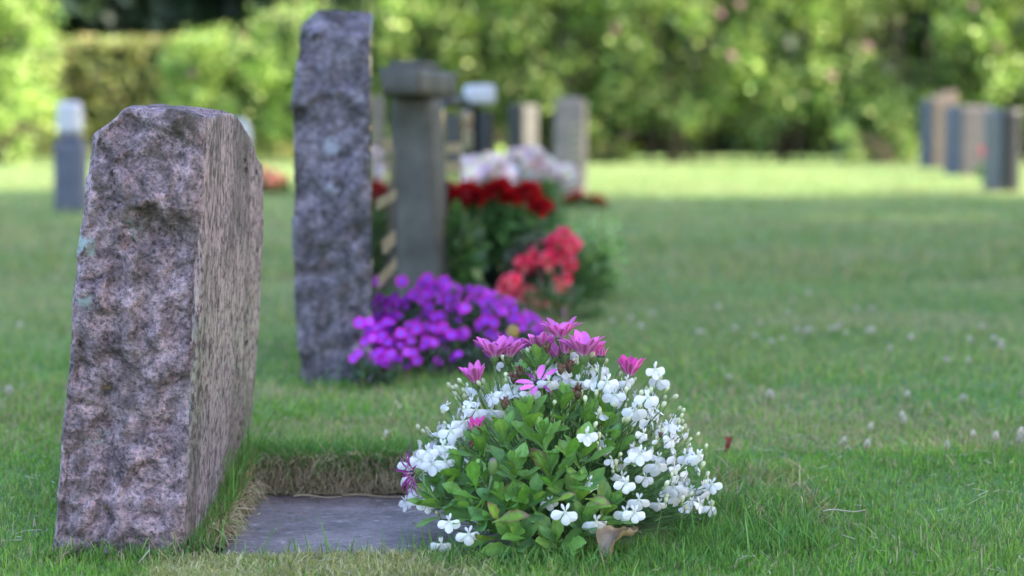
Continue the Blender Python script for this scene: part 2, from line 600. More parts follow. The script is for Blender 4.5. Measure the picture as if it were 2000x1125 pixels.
def grass_col(x, y, r):
    a = fbm(x * 3.2, y * 3.2, 0, 11, 3)
    b = fbm(x * 1.1, y * 2.6, 0, 31, 3)
    dry = sstep(0.52, 0.66, b)
    n = len(x)
    g1 = np.array([0.150, 0.290, 0.062]); g2 = np.array([0.225, 0.350, 0.100]); g3 = np.array([0.115, 0.250, 0.075])
    c = g1 + (g2 - g1) * sstep(0.35, 0.65, a)[:, None]
    u = r.uniform(0, 1, n)[:, None]
    c = np.where(u < 0.3, g3, c)
    c = c * r.uniform(0.6, 1.4, (n, 1))
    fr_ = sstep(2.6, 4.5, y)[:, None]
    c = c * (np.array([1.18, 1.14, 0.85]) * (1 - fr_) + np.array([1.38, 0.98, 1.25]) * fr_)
    straw = np.array([0.46, 0.38, 0.24]) * r.uniform(0.6, 1.2, (n, 1))
    ps = 0.13 + 0.45 * dry + 0.10 * sstep(2.8, 5, y)
    c = np.where(r.uniform(0, 1, n)[:, None] < ps[:, None], straw, c)
    return c


def field(n, x0, x1, y0, y1, h, wd, segs, seed, fan=True, hvar=0.4):
    r = np.random.default_rng(seed)
    u = r.uniform(0, 1, n)
    y = y0 * (y1 / y0) ** u if y1 / y0 > 1.3 else r.uniform(y0, y1, n)
    hw = 0.30 * y + 0.35 if fan else None
    x = r.uniform(-1, 1, n) * hw if fan else r.uniform(x0, x1, n)
    k = np.ones(n, bool)
    for c in CLEAR:
        k &= ~((x > c[0]) & (x < c[1]) & (y > c[2]) & (y < c[3]))
    k &= pit(x, y) < 0.0
    k &= ~((x > -0.36) & (x < -0.04) & (y > 1.9) & (y < 2.065) & (r.uniform(0, 1, n) < 0.82))
    # under the flower clump it is thin
    k &= (((x - 0.05) / 0.12) ** 2 + ((y - 2.20) / 0.11) ** 2) > 1
    x = x[k]; y = y[k]; n = len(x)
    hh = h * np.exp(r.normal(0, hvar, n)) * (0.65 + 0.7 * fbm(x * 6, y * 6, 0, 77, 2))
    ww = wd * r.uniform(0.6, 1.4, n)
    pos = np.stack([x, y, gz(x, y) - 0.002], 1)
    lean = hh * np.abs(r.normal(0.35, 0.45, n))
    return blades(n, pos, hh, ww, r.uniform(0, 2 * np.pi, n), lean, segs, grass_col(x, y, r))


def join(parts):
    Vs = []; Q = []; T = []; Cc = []; o = 0
    for v, q, t, c in parts:
        Vs.append(v); Cc.append(c)
        for a in q:
            Q.append(a + o)
        T.append(t + o); o += len(v)
    F = ([np.concatenate(Q)] if Q else []) + [np.concatenate(T)]
    return np.concatenate(Vs), F, np.concatenate(Cc)


parts = []
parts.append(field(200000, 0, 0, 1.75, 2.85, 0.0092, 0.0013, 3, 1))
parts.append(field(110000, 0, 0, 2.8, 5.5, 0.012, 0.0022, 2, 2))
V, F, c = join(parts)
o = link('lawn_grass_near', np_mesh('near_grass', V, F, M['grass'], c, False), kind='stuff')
o.name = 'lawn_grass'
tag(o, 'short mown green lawn grass round the stones and flowers', 'grass')
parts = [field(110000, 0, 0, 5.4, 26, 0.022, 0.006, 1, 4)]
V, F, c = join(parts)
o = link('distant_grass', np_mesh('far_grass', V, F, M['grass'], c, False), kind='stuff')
tag(o, 'lawn grass farther back, partly sunlit in front of the hedge', 'grass')

# tall tufts, dead straw in the turf cut, moss
r = np.random.default_rng(21)
tp = []


def tuft(n, xr, yr, h, wd, colr, leanf=0.5, z=None, seed=0, segs=4, shade=1.0):
    r = np.random.default_rng(seed + 500)
    x = r.uniform(*xr, n); y = r.uniform(*yr, n)
    zz = gz(x, y) - 0.002 if z is None else r.uniform(*z, n)
    hh = h * np.exp(r.normal(0, 0.35, n))
    pos = np.stack([x, y, zz], 1)
    col = np.array(colr)[r.integers(0, len(colr), n)] * r.uniform(0.7, 1.25, (n, 1)) * shade
    tp.append(blades(n, pos, hh, wd * r.uniform(0.6, 1.3, n), r.uniform(0, 2 * np.pi, n), hh * np.abs(r.normal(leanf, 0.35, n)), segs, col))


GR = [(0.13, 0.28, 0.055), (0.18, 0.33, 0.085), (0.10, 0.23, 0.065)]
ST = [(0.48, 0.38, 0.25), (0.38, 0.29, 0.18), (0.28, 0.20, 0.12), (0.52, 0.44, 0.30)]
MO = [(0.42, 0.39, 0.16), (0.50, 0.45, 0.22), (0.31, 0.33, 0.13), (0.58, 0.51, 0.33)]
tuft(1500, (-0.352, -0.320), (2.06, 2.47), 0.020, 0.0016, GR, 0.35, seed=1)          # beside the headstone
tuft(900, (-0.352, -0.316), (2.06, 2.47), 0.020, 0.0014, ST, 0.5, seed=2)
tuft(260, (-0.352, -0.318), (2.2, 2.47), 0.045, 0.0016, GR, 0.3, seed=3)
tuft(420, (-0.50, -0.34), (2.03, 2.06), 0.016, 0.0016, GR + ST[:1], 0.5, seed=4)          # foot of headstone
tuft(500, (-0.505, -0.488), (2.06, 2.5), 0.018, 0.0016, GR, 0.5, seed=5)
tuft(5200, (-0.35, 0.02), (2.468, 2.56), 0.018, 0.0015, GR, 0.5, seed=6)             # top of the turf edge
for q_ in range(26):
    cx_ = -0.32 + 0.35 * _h(np.int64(q_), np.int64(3), np.int64(1), 5); ln_ = 0.014 + 0.018 * _h(np.int64(q_), np.int64(7), np.int64(2), 9)
    tuft(70, (cx_ - 0.012, cx_ + 0.012), (2.455, 2.478), float(ln_), 0.0014, GR if q_ % 3 else GR + ST[:2], 0.8, z=(-0.022, 0.0), seed=40 + q_)
tuft(16, (-0.345, -0.29), (2.47, 2.5), 0.12, 0.0014, GR, 0.3, seed=7)
tuft(17000, (-0.37, -0.02), (1.93, 2.058), 0.0065, 0.0016, MO, 0.7, seed=8)               # moss in front of the slab
tuft(3500, (-0.24, -0.07), (1.95, 2.058), 0.009, 0.0016, MO, 0.5, seed=9)
tuft(80, (-0.31, -0.04), (2.045, 2.062), 0.028, 0.0016, GR, 0.35, seed=10)
tuft(1300, (-0.10, 0.24), (1.985, 2.075), 0.017, 0.0017, GR, 0.5, seed=11)
tuft(900, (0.18, 0.33), (2.05, 2.30), 0.028, 0.0017, GR, 0.5, seed=12)
tuft(500, (0.24, 0.36), (2.2, 2.42), 0.018, 0.0017, ST, 0.8, seed=14)                 # straw patch
tuft(260, (-0.36, -0.23), (3.19, 3.24), 0.014, 0.002, GR, 0.5, seed=15)
tuft(400, (-0.225, -0.21), (3.3, 4.0), 0.02, 0.002, GR, 0.5, seed=16)
tuft(260, (-0.29, -0.13), (4.55, 4.62), 0.035, 0.003, GR, 0.5, seed=17)
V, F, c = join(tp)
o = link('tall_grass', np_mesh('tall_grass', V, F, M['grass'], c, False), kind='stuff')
tag(o, 'longer grass tufts and moss left along the edges of the slab and stones', 'grass')

mbw = MB(); rw = random.Random(12)
for i in range(1900):
    y = 2.25 * (5.5 / 2.25) ** rw.random(); x = rw.uniform(-0.2, 1) * (0.3 * y + .3)
    if fbm(np.array([x * 2.4]), np.array([y * 1.6]), 0, 44, 2)[0] < 0.52 or float(pit(x, y)) > -0.02 or abs(x - 0.05) < 0.2 and y < 2.4:
        continue
    z = float(gz(x, y)) + rw.uniform(0.004, 0.013)
    a0 = rw.random() * 6; rr_ = rw.uniform(0.0035, 0.0065); cc = rw.choice([(0.10, 0.24, 0.07), (0.13, 0.29, 0.08), (0.08, 0.20, 0.07)])
    tilt = Vector((rw.gauss(0, .5), rw.gauss(-0.4, .5), 1)).normalized()
    for q in range(3):
        a = a0 + q * 2.094
        m_ = zframe((x, y, z), tilt) @ Matrix.Rotation(a, 4, 'Z') @ Matrix.Scale(rr_, 4)
        mbw.add([m_ @ Vector(v_) for v_ in ((0, 0, 0), (0.6, -0.42, 0.12), (1.05, 0, 0.05), (0.6, 0.42, 0.12))], [(0, 1, 2, 3)], cc)
for i in range(2600):
    y = 1.95 * (5.0 / 1.95) ** rw.random(); x = rw.uniform(-1, 1) * (0.28 * y + .2)
    if float(pit(x, y)) > -0.01 or (-0.5 < x < -0.34 and 2.05 < y < 2.54):
        continue
    z = float(gz(x, y)) + rw.uniform(0.003, 0.011); L = rw.uniform(0.006, 0.022); a = rw.random() * 6.3
    d = Vector((math.cos(a), math.sin(a), rw.gauss(0, .25))) * L; wv = Vector((-math.sin(a), math.cos(a), 0.3)) * 0.0007
    p = Vector((x, y, z))
    mbw.add([p - wv, p + wv, p + d + wv, p + d - wv], [(0, 1, 2, 3)], rw.choice([(0.55, 0.46, 0.32), (0.42, 0.32, 0.2), (0.25, 0.17, 0.11), (0.6, 0.55, 0.4)]))
for i in range(150):
    x = rw.uniform(SLAB[0] + .01, SLAB[1]); y = SLAB[3] - abs(rw.gauss(0, 0.11)) - 0.004
    if y < SLAB[2] + .01:
        continue
    L = rw.uniform(0.002, 0.010); a = rw.random() * 6.3
    d = Vector((math.cos(a), math.sin(a), rw.uniform(0, .15))) * L; wv = Vector((-math.sin(a), math.cos(a), 0.4)) * rw.uniform(0.0004, 0.001)
    p = Vector((x, y, SLAB_Z + 0.0012))
    mbw.add([p - wv, p + wv, p + d + wv, p + d - wv], [(0, 1, 2, 3)], rw.choice([(0.55, 0.46, 0.32), (0.62, 0.56, 0.5), (0.25, 0.17, 0.11), (0.14, 0.25, 0.07)]))
o = link('lawn_weeds', mbw.mesh('lawn_weeds', M['grass'], False), kind='stuff')
tag(o, 'clover leaves, dry clippings and straw scattered through the lawn and on the slab', 'weeds')

# dead straw hanging from the cut turf (curving out then down over the slab)
mb = MB()


def straw_edge(n, side, seed):
    rr = random.Random(seed)
    for i in range(n):
        if side == 'back':
            x = rr.uniform(-0.325, 0.03); y = 2.459 + max(0.0, float(wob(x))) + rr.uniform(-0.006, 0.012); out = Vector((rr.gauss(0, 0.6), -1, 0))
            z = rr.uniform(-0.045, 0.010)
        else:
            x = -0.318 + rr.uniform(-0.01, 0.006); y = rr.uniform(2.12, 2.46); out = Vector((1, rr.gauss(0, 0.6), 0))
            z = rr.uniform(-0.04, -0.01)
        out.normalize()
        L = rr.uniform(0.010, 0.032)
        up = rr.uniform(-0.3, 1.0)
        p = Vector((x, y, z)); pts = [p]
        v = (out * rr.uniform(0.3, 1.0) + Vector((0, 0, up))).normalized()
        for k in range(4):
            v = (v + Vector((rr.gauss(0, .3), rr.gauss(0, .3), -0.45 + rr.gauss(0, .25)))).normalized()
            q = pts[-1] + v * L / 4
            if q.z < SLAB_Z + 0.0015:
                q.z = SLAB_Z + 0.0015 + rr.uniform(0, .002)
            pts.append(q)
        sd = v.cross(Vector((rr.gauss(0, 1), rr.gauss(0, 1), rr.gauss(0, 1)))).normalized()
        w_ = rr.uniform(0.0005, 0.0011)
        VV = []; FF = []
        for k, q in enumerate(pts):
            ww = w_ * (1 - 0.2 * k)
            VV += [q - sd * ww, q + sd * ww]
        for k in range(4):
            FF.append((2 * k, 2 * k + 1, 2 * k + 3, 2 * k + 2))
        t = rr.random()
        cc = [(0.56, 0.44, 0.31), (0.44, 0.33, 0.22), (0.28, 0.20, 0.13), (0.68, 0.58, 0.44), (0.18, 0.28, 0.08)][rr.choices(range(5), (5, 4, 2.2, 3, 0.5))[0]]
        if z > -0.004 and t < 0.35:
            cc = (0.14, 0.27, 0.07)
        mb.add(VV, FF, cc)


straw_edge(9500, 'back', 3)
straw_edge(500, 'left', 4)
o = link('dead_grass_edge', mb.mesh('dead_grass_edge', M['grass'], False), kind='stuff')
tag(o, 'brown dead grass roots hanging from the cut turf behind the slab', 'dead grass')


# ------------------------------------------------------------------ lattice block for stones
def block(sx, sy, sz, step, rad, shape, face_mat, name, mats, parent=None, smooth=True):
    """rounded block, x in [0,sx], y in [0,sy], z in [0,sz]; shape(p, n, u) -> p"""
    n = [max(1, int(round(s / step))) for s in (sx, sy, sz)]
    S = np.array([sx, sy, sz]); idx = []; quads = []
    for ax in range(3):
        a, b = [(1, 2), (2, 0), (0, 1)][ax]
        for side in (0, 1):
            I, J = np.meshgrid(np.arange(n[a]), np.arange(n[b]), indexing='ij')
            I = I.ravel(); J = J.ravel()
            q = []
            for di, dj in ((0, 0), (1, 0), (1, 1), (0, 1)):
                c = np.zeros((len(I), 3), np.int64)
                c[:, ax] = n[ax] * side; c[:, a] = I + di; c[:, b] = J + dj
                q.append(c)
            if side == 0:
                q = q[::-1]
            quads.append(np.stack(q, 1))
    Q = np.concatenate(quads)
    flat = Q.reshape(-1, 3)
    key = flat[:, 0] * 10 ** 8 + flat[:, 1] * 10 ** 4 + flat[:, 2]
    uk, first, inv = np.unique(key, return_index=True, return_inverse=True)
    lat = flat[first]
    faces = inv.reshape(-1, 4)
    p = lat / np.array(n) * S
    u = lat / np.array(n)
    q = np.clip(p, rad, S - rad)
    d = p - q
    nrm = d / np.maximum(np.linalg.norm(d, axis=1, keepdims=True), 1e-9)
    p = q + nrm * rad
    p = shape(p, nrm, u)
    me = np_mesh(name, p, [faces], mats, None, smooth)
    fn = nrm[faces].mean(1)
    mi = face_mat(fn, p[faces].mean(1))
    me.polygons.foreach_set('material_index', mi.astype(np.int32))
    me.update()
    return link(name, me, parent)


# ---- headstone 1 : pink granite, near left
P1 = Vector((-0.483, 2.065, -0.06))


def facets(x, y, z, nseed, lo, hi, seed, slope):
    r = np.random.default_rng(seed)
    S = r.uniform(0, 1, (nseed, 3)) * (np.array(hi) - np.array(lo)) + np.array(lo)
    D = r.normal(0, slope, (nseed, 3)); H = r.normal(0, 0.0022, nseed)
    Pn = np.stack([x, y, z], 1)
    w_ = (fbm(x * 45, y * 45, z * 45, seed, 2) - 0.5) * 0.016
    out = np.zeros(len(x))
    for i in range(0, len(Pn), 4000):
        q = Pn[i:i + 4000]
        d2 = ((q[:, None, :] - S[None]) ** 2).sum(2) ** 0.5 + w_[i:i + 4000, None]
        k = d2.argmin(1)
        out[i:i + 4000] = ((q - S[k]) * D[k]).sum(1) + H[k]
    return out


def shape1(p, n, u):
    x, y, z = p[:, 0].copy(), p[:, 1].copy(), p[:, 2].copy()
    sx, sy, sz = 0.142, 0.450, 0.503
    tz = np.clip(z / sz, 0, 1)
    # taper: left side leans in, right side nearly vertical with a slight lean outwards
    left = 0.054 * tz ** 1.1 - 0.006
    right = 0.030 * tz - 0.002
    fx = x / sx
    x = left * (1 - fx) + (sx + right) * fx + 0 * x
    x = left + (sx + right - left) * fx
    # far side bulges a little to the right
    x += 0.010 * (y / sy) * np.sin(np.pi * tz) * fx
    # top profile : peak near the front third, falling to the back; falls to the left and right too
    ty = y / sy
    top = 0.008 * np.sin(np.clip(ty * 2.2, 0, 1) * np.pi / 2) - 0.030 * sstep(0.45, 1.0, ty) - 0.02 * sstep(0.7, 1.0, ty)
    top += -0.026 * sstep(0.32, 0.0, fx) - 0.010 * sstep(0.6, 1.0, fx) - 0.014 * sstep(0.25, 0.8, ty) * fx
    w_ = sstep(0.55, 1.0, tz)
    z = z + top * w_
    # knocked-off edges
    # relief
    rough = (1 - sstep(0.55, 0.85, n[:, 0])) * (1 - 0.7 * sstep(0.8, 1.0, ty))            # every side but the dressed +X face
    big = fbm(x * 9, y * 9 + 3, z * 9, 21, 4)
    ridge = 1 - np.abs(2 * fbm(x * 16, y * 16, z * 12 + 5, 41, 3) - 1) * 2
    fine = fbm(x * 60, y * 60, z * 60, 61, 3)
    fin2 = fbm(x * 150, y * 150, z * 150, 71, 2)
    a = (big - 0.5) * 0.030 + (fbm(x * 4, y * 4, z * 3, 27, 2) - 0.5) * 0.02 + (ridge - 0.6) * 0.007 + (fine - 0.5) * 0.013 + (fin2 - 0.5) * 0.0045
    a = a + facets(x, y, z, 260, (0, -0.01, 0), (0.15, 0.47, 0.5), 5, 0.055) + 0.45 * facets(x, y, z, 2200, (0, -0.01, 0), (0.15, 0.47, 0.5), 6, 0.30)
    # hollow under the brow, as in the photograph
    brow = np.exp(-((z - 0.375) / 0.018) ** 2) * sstep(0.35, 0.6, fx) * sstep(1.02, 0.9, fx)
    a = a - 0.012 * brow * (n[:, 1] < -0.3)
    a += 0.012 * np.exp(-((z - 0.415) / 0.03) ** 2) * (n[:, 1] < -0.3)
    a -= 0.010 * np.exp(-((fx - 0.3 - 0.25 * (0.4 - z)) / 0.08) ** 2) * (n[:, 1] < -0.3) * sstep(0.38, 0.30, z)
    groove = (vnoise(x * 10, y * 260, z * 14, 91) - 0.5) * 0.0020 + (fbm(x * 10, y * 30, z * 12, 93, 3) - 0.5) * 0.004
    a = a * (1 - 0.75 * sstep(0.2, 0.9, n[:, 2])) - 0.006 * sstep(0.2, 0.9, n[:, 2])
    dsp = rough * a + (1 - rough) * groove
    # shallower close to the dressed arris
    keep = 1 - 0.75 * sstep(0.80, 0.98, fx) * (n[:, 1] < -0.5)
    dsp = dsp * keep * (1 - 0.8 * sstep(-0.1, -0.6, n[:, 0]))
    q = np.stack([x, y, z], 1) + n * dsp[:, None]
    # chips along the arris
    chip = sstep(0.52, 0.7, fbm(x * 40, y * 40, z * 26, 99, 3)) * 0.004
    edge = (np.abs(n[:, 0]) > 0.3) & (np.abs(n[:, 1]) > 0.3)
    q -= n * (chip * edge)[:, None]
    return q


def fm1(fn, fc):
    return np.where(fn[:, 0] > 0.60, 1, 0)


t = thing('headstone', 'pinkish rough-hewn granite headstone standing in the grass, nearest and at the left', 'headstone', P1)
block(0.142, 0.450, 0.503, 0.0034, 0.011, shape1, fm1, 'stone_block', [M['s1_rough'], M['s1_sawn']], t)

# ---- headstone 2 : grey, rough edge, polished front with gilt letters
P2 = Vector((-0.344, 3.24, -0.06))


def shape2(p, n, u):
    x, y, z = p[:, 0].copy(), p[:, 1].copy(), p[:, 2].copy()
    sx, sy, sz = 0.116, 0.74, 0.672
    tz = np.clip(z / sz, 0, 1); ty = y / sy
    x = x - 0.013 * sstep(0.0, 0.35, tz) * (1 - x / sx) * 1 + 0 * x
    x = x + 0.010 * sstep(0.75, 1.0, tz) * (1 - x / sx)
    drop = 0.25 * ty ** 0.85 + 0.02 * sstep(0.25, 0.0, x / sx)
    z = z - drop * sstep(0.25, 1.0, tz)
    y = y + 0.045 * sstep(0.925, 1.0, tz) * sstep(0.3, 0.0, ty)
    pol = sstep(0.6, 0.85, n[:, 0])
    a = (fbm(x * 10, y * 10, z * 10, 121, 4) - 0.5) * 0.026 + (fbm(x * 42, y * 42, z * 42, 131, 3) - 0.5) * 0.016 + facets(x, y, z, 300, (0, -0.01, 0), (0.12, 0.75, 0.69), 8, 0.09)
    a = a * (1 - 0.8 * sstep(0.2, 0.9, n[:, 2])) * (1 - 0.7 * sstep(-0.1, -0.6, n[:, 0]))
    a = a * (1 - pol) * (1 - 0.6 * sstep(0.9, 1.0, x / sx))
    return np.stack([x, y, z], 1) + n * a[:, None]


t2 = thing('headstone', 'tall grey headstone with rough mossy edge and polished black face of gilt letters', 'headstone', P2)
b2 = block(0.116, 0.74, 0.672, 0.006, 0.006, shape2, lambda fn, fc: np.where(fn[:, 0] > 0.85, 1, 0), 'stone_block', [M['s2_rough'], M['black_polish']], t2)
# worn gilt lettering: strokes too blurred to read in the photograph
rr = random.Random(5)
for (zc, h, y0, y1, bold) in ((0.440, 0.020, 0.26, 0.50, 1), (0.340, 0.019, 0.12, 0.66, 1), (0.255, 0.026, 0.28, 0.62, 1.2), (0.205, 0.021, 0.16, 0.66, 1.1)):
    y = y0
    while y < y1:
        mb = MB()
        wl = h * rr.uniform(0.6, 0.9)
        x0 = 0.1165; x1 = 0.1185
        kinds = rr.randrange(4)
        bars = [(y, y + 0.006 * bold, zc, zc + h)]
        if kinds in (0, 1):
            bars.append((y + wl - 0.005, y + wl, zc, zc + h))
        if kinds in (0, 2):
            bars.append((y + 0.0065 * bold, y + wl - 0.0055, zc + h - 0.005, zc + h))
        if kinds in (1, 2, 3):
            bars.append((y + 0.0065 * bold, y + wl - 0.0055, zc, zc + 0.005))
        for (a, b_, c_, d_) in bars:
            VV = [(xx, yy, z_) for xx in (x0, x1) for yy in (a, b_) for z_ in (c_, d_)]
            mb.add(VV, [(0, 1, 3, 2), (4, 6, 7, 5), (0, 4, 5, 1), (2, 3, 7, 6), (0, 2, 6, 4), (1, 5, 7, 3)])
        link('gilt_letter', mb.mesh('gilt_letter', M['gold'], False), t2)
        y += wl + 0.042


def simple_stone(x0, x1, y0, y1, z0, z1, shape=None, step=0.02, rad=0.008, mats=None, fmf=None, name='stone_block', parent=None, rough=0.0, seed=0):
    """block in local space of parent; origin at x0,y0,z0"""
    sx, sy, sz = x1 - x0, y1 - y0, z1 - z0

    def sh(p, n, u):
        q = p + np.array([x0, y0, z0])
        if shape is not None:
            q = shape(q, n, u)
        if rough:
            a = (fbm(q[:, 0] * 14, q[:, 1] * 14, q[:, 2] * 14, 200 + seed, 4) - 0.5) * rough
            q = q + n * a[:, None]
        return q
    return block(sx, sy, sz, step, rad, sh, fmf or (lambda fn, fc: np.zeros(len(fn))), name, mats, parent)


# ---- monument 3 : dark cross-topped stone
t3 = thing('cross_headstone', 'dark grey stone cross with a broad square arm, behind the tall grey headstone', 'headstone', (-0.213, 4.66, -0.03), R(-8))


def sh3(q, n, u):
    tz = np.clip(q[:, 2] / 0.5, 0, 1)
    cx = -0.002 - 0.022 * tz
    q[:, 0] = cx + q[:, 0] * (1 - 0.13 * tz)
    return q


simple_stone(-0.054, 0.054, 0.0, 0.16, -0.03, 0.520, sh3, 0.02, 0.006, [M['cross']], None, 'shaft', t3, 0.006, 3)
simple_stone(-0.088, 0.030, -0.17, 0.33, 0.522, 0.585, None, 0.02, 0.005, [M['cross']], None, 'cross_arm', t3, 0.004, 4)
simple_stone(-0.072, 0.014, -0.02, 0.18, 0.5865, 0.604, None, 0.02, 0.004, [M['cross']], None, 'cap', t3, 0.003, 5)
simple_stone(-0.045, 0.022, 0.165, 0.46, -0.03, 0.518, None, 0.03, 0.004, [M['black_polish']], None, 'polished_panel', t3)
for i in range(5):
    for row in range(2):
        mb = MB(); y = 0.21 + i * 0.048; z = 0.385 - row * 0.045
        VV = [(xx, yy, z_) for xx in (0.0225, 0.0242) for yy in (y, y + 0.022) for z_ in (z, z + 0.026)]
        mb.add(VV, [(0, 1, 3, 2), (4, 6, 7, 5), (0, 4, 5, 1), (2, 3, 7, 6), (0, 2, 6, 4), (1, 5, 7, 3)])
        link('gilt_letter', mb.mesh('gilt_letter', M['gold'], False), t3)


# ---- stone 4 : pilastered dark stone, cap painted pale for the sky light on it
t4 = thing('sky_lit_capped_headstone', 'dark headstone with gilt letters and a cap painted pale for sky light, behind the cross, above pink flowers', 'headstone', (-0.27, 7.0, 0.0), R(8))
simple_stone(0.0, 0.155, 0.03, 0.09, 0.0, 0.50, None, 0.03, 0.004, [M['black_polish']], None, 'polished_panel', t4)
simple_stone(0.157, 0.212, 0.0, 0.12, 0.0, 0.475, None, 0.03, 0.004, [M['dark_stone']], None, 'pilaster', t4)
simple_stone(0.115, 0.216, -0.02, 0.14, 0.502, 0.570, None, 0.02, 0.010, [M['whitestone']], None, 'sky_lit_cap', t4)  # white material stands in for sky light on the stone's top
simple_stone(-0.01, 0.113, 0.0, 0.12, 0.502, 0.530, None, 0.02, 0.005, [M['grey_polish']], None, 'cornice', t4)
for i in range(5):
    for row in range(2):
        mb = MB()
        x = 0.045 + i * 0.02; z = 0.385 - row * 0.03
        VV = [(xx, yy, z_) for xx in (x, x + 0.010) for yy in (0.0272, 0.0292) for z_ in (z, z + 0.022)]
        mb.add(VV, [(0, 1, 3, 2), (4, 6, 7, 5), (0, 4, 5, 1), (2, 3, 7, 6), (0, 2, 6, 4), (1, 5, 7, 3)])
        link('gilt_letter', mb.mesh('gilt_letter', M['gold'], False), t4)


def headstone_at(name, label, px0, px1, pytop, pybase, Y, thick, mats, rz=0, top=0.0, fmf=None, step=0.04, rough=0.004, seed=0, rad=0.012, topshape=None):
    a = P(px0, pybase, Y); b = P(px1, pybase, Y)
    zt = P(px0, pytop, Y).z
    t = thing(name, label, 'headstone', ((a.x + b.x) / 2, Y, 0), rz)
    wd = b.x - a.x

    def sh(q, n, u):
        fx = u[:, 0]
        if topshape is not None:
            q[:, 2] += topshape(u[:, 0], u[:, 1]) * sstep(0.7, 1, u[:, 2]) * zt
        return q
    simple_stone(-wd / 2, wd / 2, 0, thick, -0.02, zt, sh, step, rad, mats, fmf, 'stone_block', t, rough, seed)
    return t


# centre row farther back
t5 = headstone_at('dark_headstone', 'narrow black headstone with a grey face, left of the pinkish stone', 992, 1024, 203, 330, 14.0, 0.55, [M['dark_stone'], M['cross']], R(-11), fmf=lambda fn, fc: np.where(fn[:, 0] > 0.7, 1, 0), seed=7, step=0.03, rad=0.006)
t6 = headstone_at('pink_headstone', 'pale pinkish stone post standing alone at the edge of the sunlit grass', 1082, 1142, 190, 372, 12.4, 0.14, [M['pinkstone']], R(-8), seed=8, step=0.02, rough=0.012, rad=0.02,
                  topshape=lambda a, b: -0.05 * (2 * a - 1) ** 2)
# letters on the pinkish stone
for i in range(5):
    mb = MB()
    z = 0.20 + i * 0.055
    VV = [(xx, yy, z_) for xx in (0.005, 0.07) for yy in (-0.0075, -0.0045) for z_ in (z, z + 0.02)]
    mb.add(VV, [(0, 1, 3, 2), (4, 6, 7, 5), (0, 4, 5, 1), (2, 3, 7, 6), (0, 2, 6, 4), (1, 5, 7, 3)])
    link('gilt_letter_row', mb.mesh('gilt_letter_row', M['gold'], False), t6)
# left far : urn-topped blue-grey pedestal
Y7 = 9.9
a = P(106, 420, Y7); b = P(162, 420, Y7); zt = P(130, 266, Y7).z; zt2 = P(130, 198, Y7).z
t7 = thing('pedestal_monument', 'slate grey pedestal with a white rounded top, far left behind the pink headstone', 'headstone', ((a.x + b.x) / 2, Y7, 0), R(4))
hw = (b.x - a.x) / 2
simple_stone(-hw, hw, 0, 0.2, -0.02, zt - 0.03, None, 0.03, 0.006, [M['bluegrey']], None, 'pedestal', t7)
simple_stone(-hw * .8, hw * .8, 0.02, 0.18, zt - 0.028, zt + 0.008, None, 0.02, 0.012, [M['bluegrey']], None, 'moulding', t7)
simple_stone(-hw * .82, hw * .82, 0.03, 0.17, zt + 0.010, zt2, None, 0.01, 0.032, [M['whitestone']], None, 'rounded_top', t7)
# small white round top seen behind headstone 1
t8 = headstone_at('white_headstone', 'small white round-topped headstone peeping out right of the pink headstone', 446, 488, 233, 380, 12.0, 0.08, [M['whitestone']], 0, seed=9, step=0.012, rough=0.0, rad=0.008,
                  topshape=lambda a, b: -0.13 * np.abs(2 * a - 1) ** 2.4)
# right group
t9 = headstone_at('leaning_headstone', 'tan headstone, its shaded side painted blue-grey, at the right edge, farthest back by the hedge', 1818, 1868, 190, 332, 20.8, 0.5, [M['tanstone'], M['bluegrey']], R(3), seed=10, rough=0.02,
                  fmf=lambda fn, fc: np.where(fn[:, 0] < -0.7, 1, 0), topshape=lambda a, b: 0.14 * (a - 0.3))  # left side gets a blue-grey material to paint in its shade
t10 = headstone_at('grey_headstone', 'broad warm grey headstone at the right, in front of the tan one', 1872, 1938, 206, 346, 17.6, 0.5, [M['greystone'], M['bluegrey']], R(3), seed=11,
                   fmf=lambda fn, fc: np.where(fn[:, 0] < -0.7, 1, 0))  # shade on the left side is put in as blue-grey colour
t11 = headstone_at('black_headstone', 'black headstone with grey side nearest the right edge of the lawn', 1952, 1992, 212, 376, 13.1, 0.42, [M['dark_stone'], M['grey_polish']], R(2), seed=12,
                   fmf=lambda fn, fc: np.where(fn[:, 0] < -0.7, 1, 0))
t12 = headstone_at('small_headstone', 'small blue-grey headstone half hidden under the hedge', 1636, 1664, 225, 316, 23.9, 0.1, [M['bluegrey']], 0, seed=13)

# ------------------------------------------------------------------ slab and litter
ts = simple_stone(SLAB[0], SLAB[1], SLAB[2], SLAB[3], -0.078, SLAB_Z, None, 0.0075, 0.004, [M['slab']], None, 'grave_slab', None, 0.0)
tag(ts, 'worn dark grey stone slab set flat in the turf between headstone and flowers', 'grave slab')


def twig(px, py, L, ang, col, z, label, r_=0.0013):
    p = P(px, py, 2.4)
    # drop the point to the height it lies at
    d = p - Vector((0, 0, CAM_H)); k = (z - CAM_H) / d.z; p = Vector((0, 0, CAM_H)) + d * k
    mb = MB(); pts = []
    for i in range(7):
        t_ = i / 6 - 0.5
        pts.append(Vector((t_ * L * math.cos(ang), t_ * L * math.sin(ang) + 0.003 * math.sin(i * 1.3), 0.0015 + 0.0012 * math.sin(i))))
    mb.tube(pts, [r_ * (1 - 0.08 * i) for i in range(7)], 5, col)
    o = link('twig', mb.mesh('twig', M['stem']), None)
    o.location = p; return tag(o, label, 'twig')


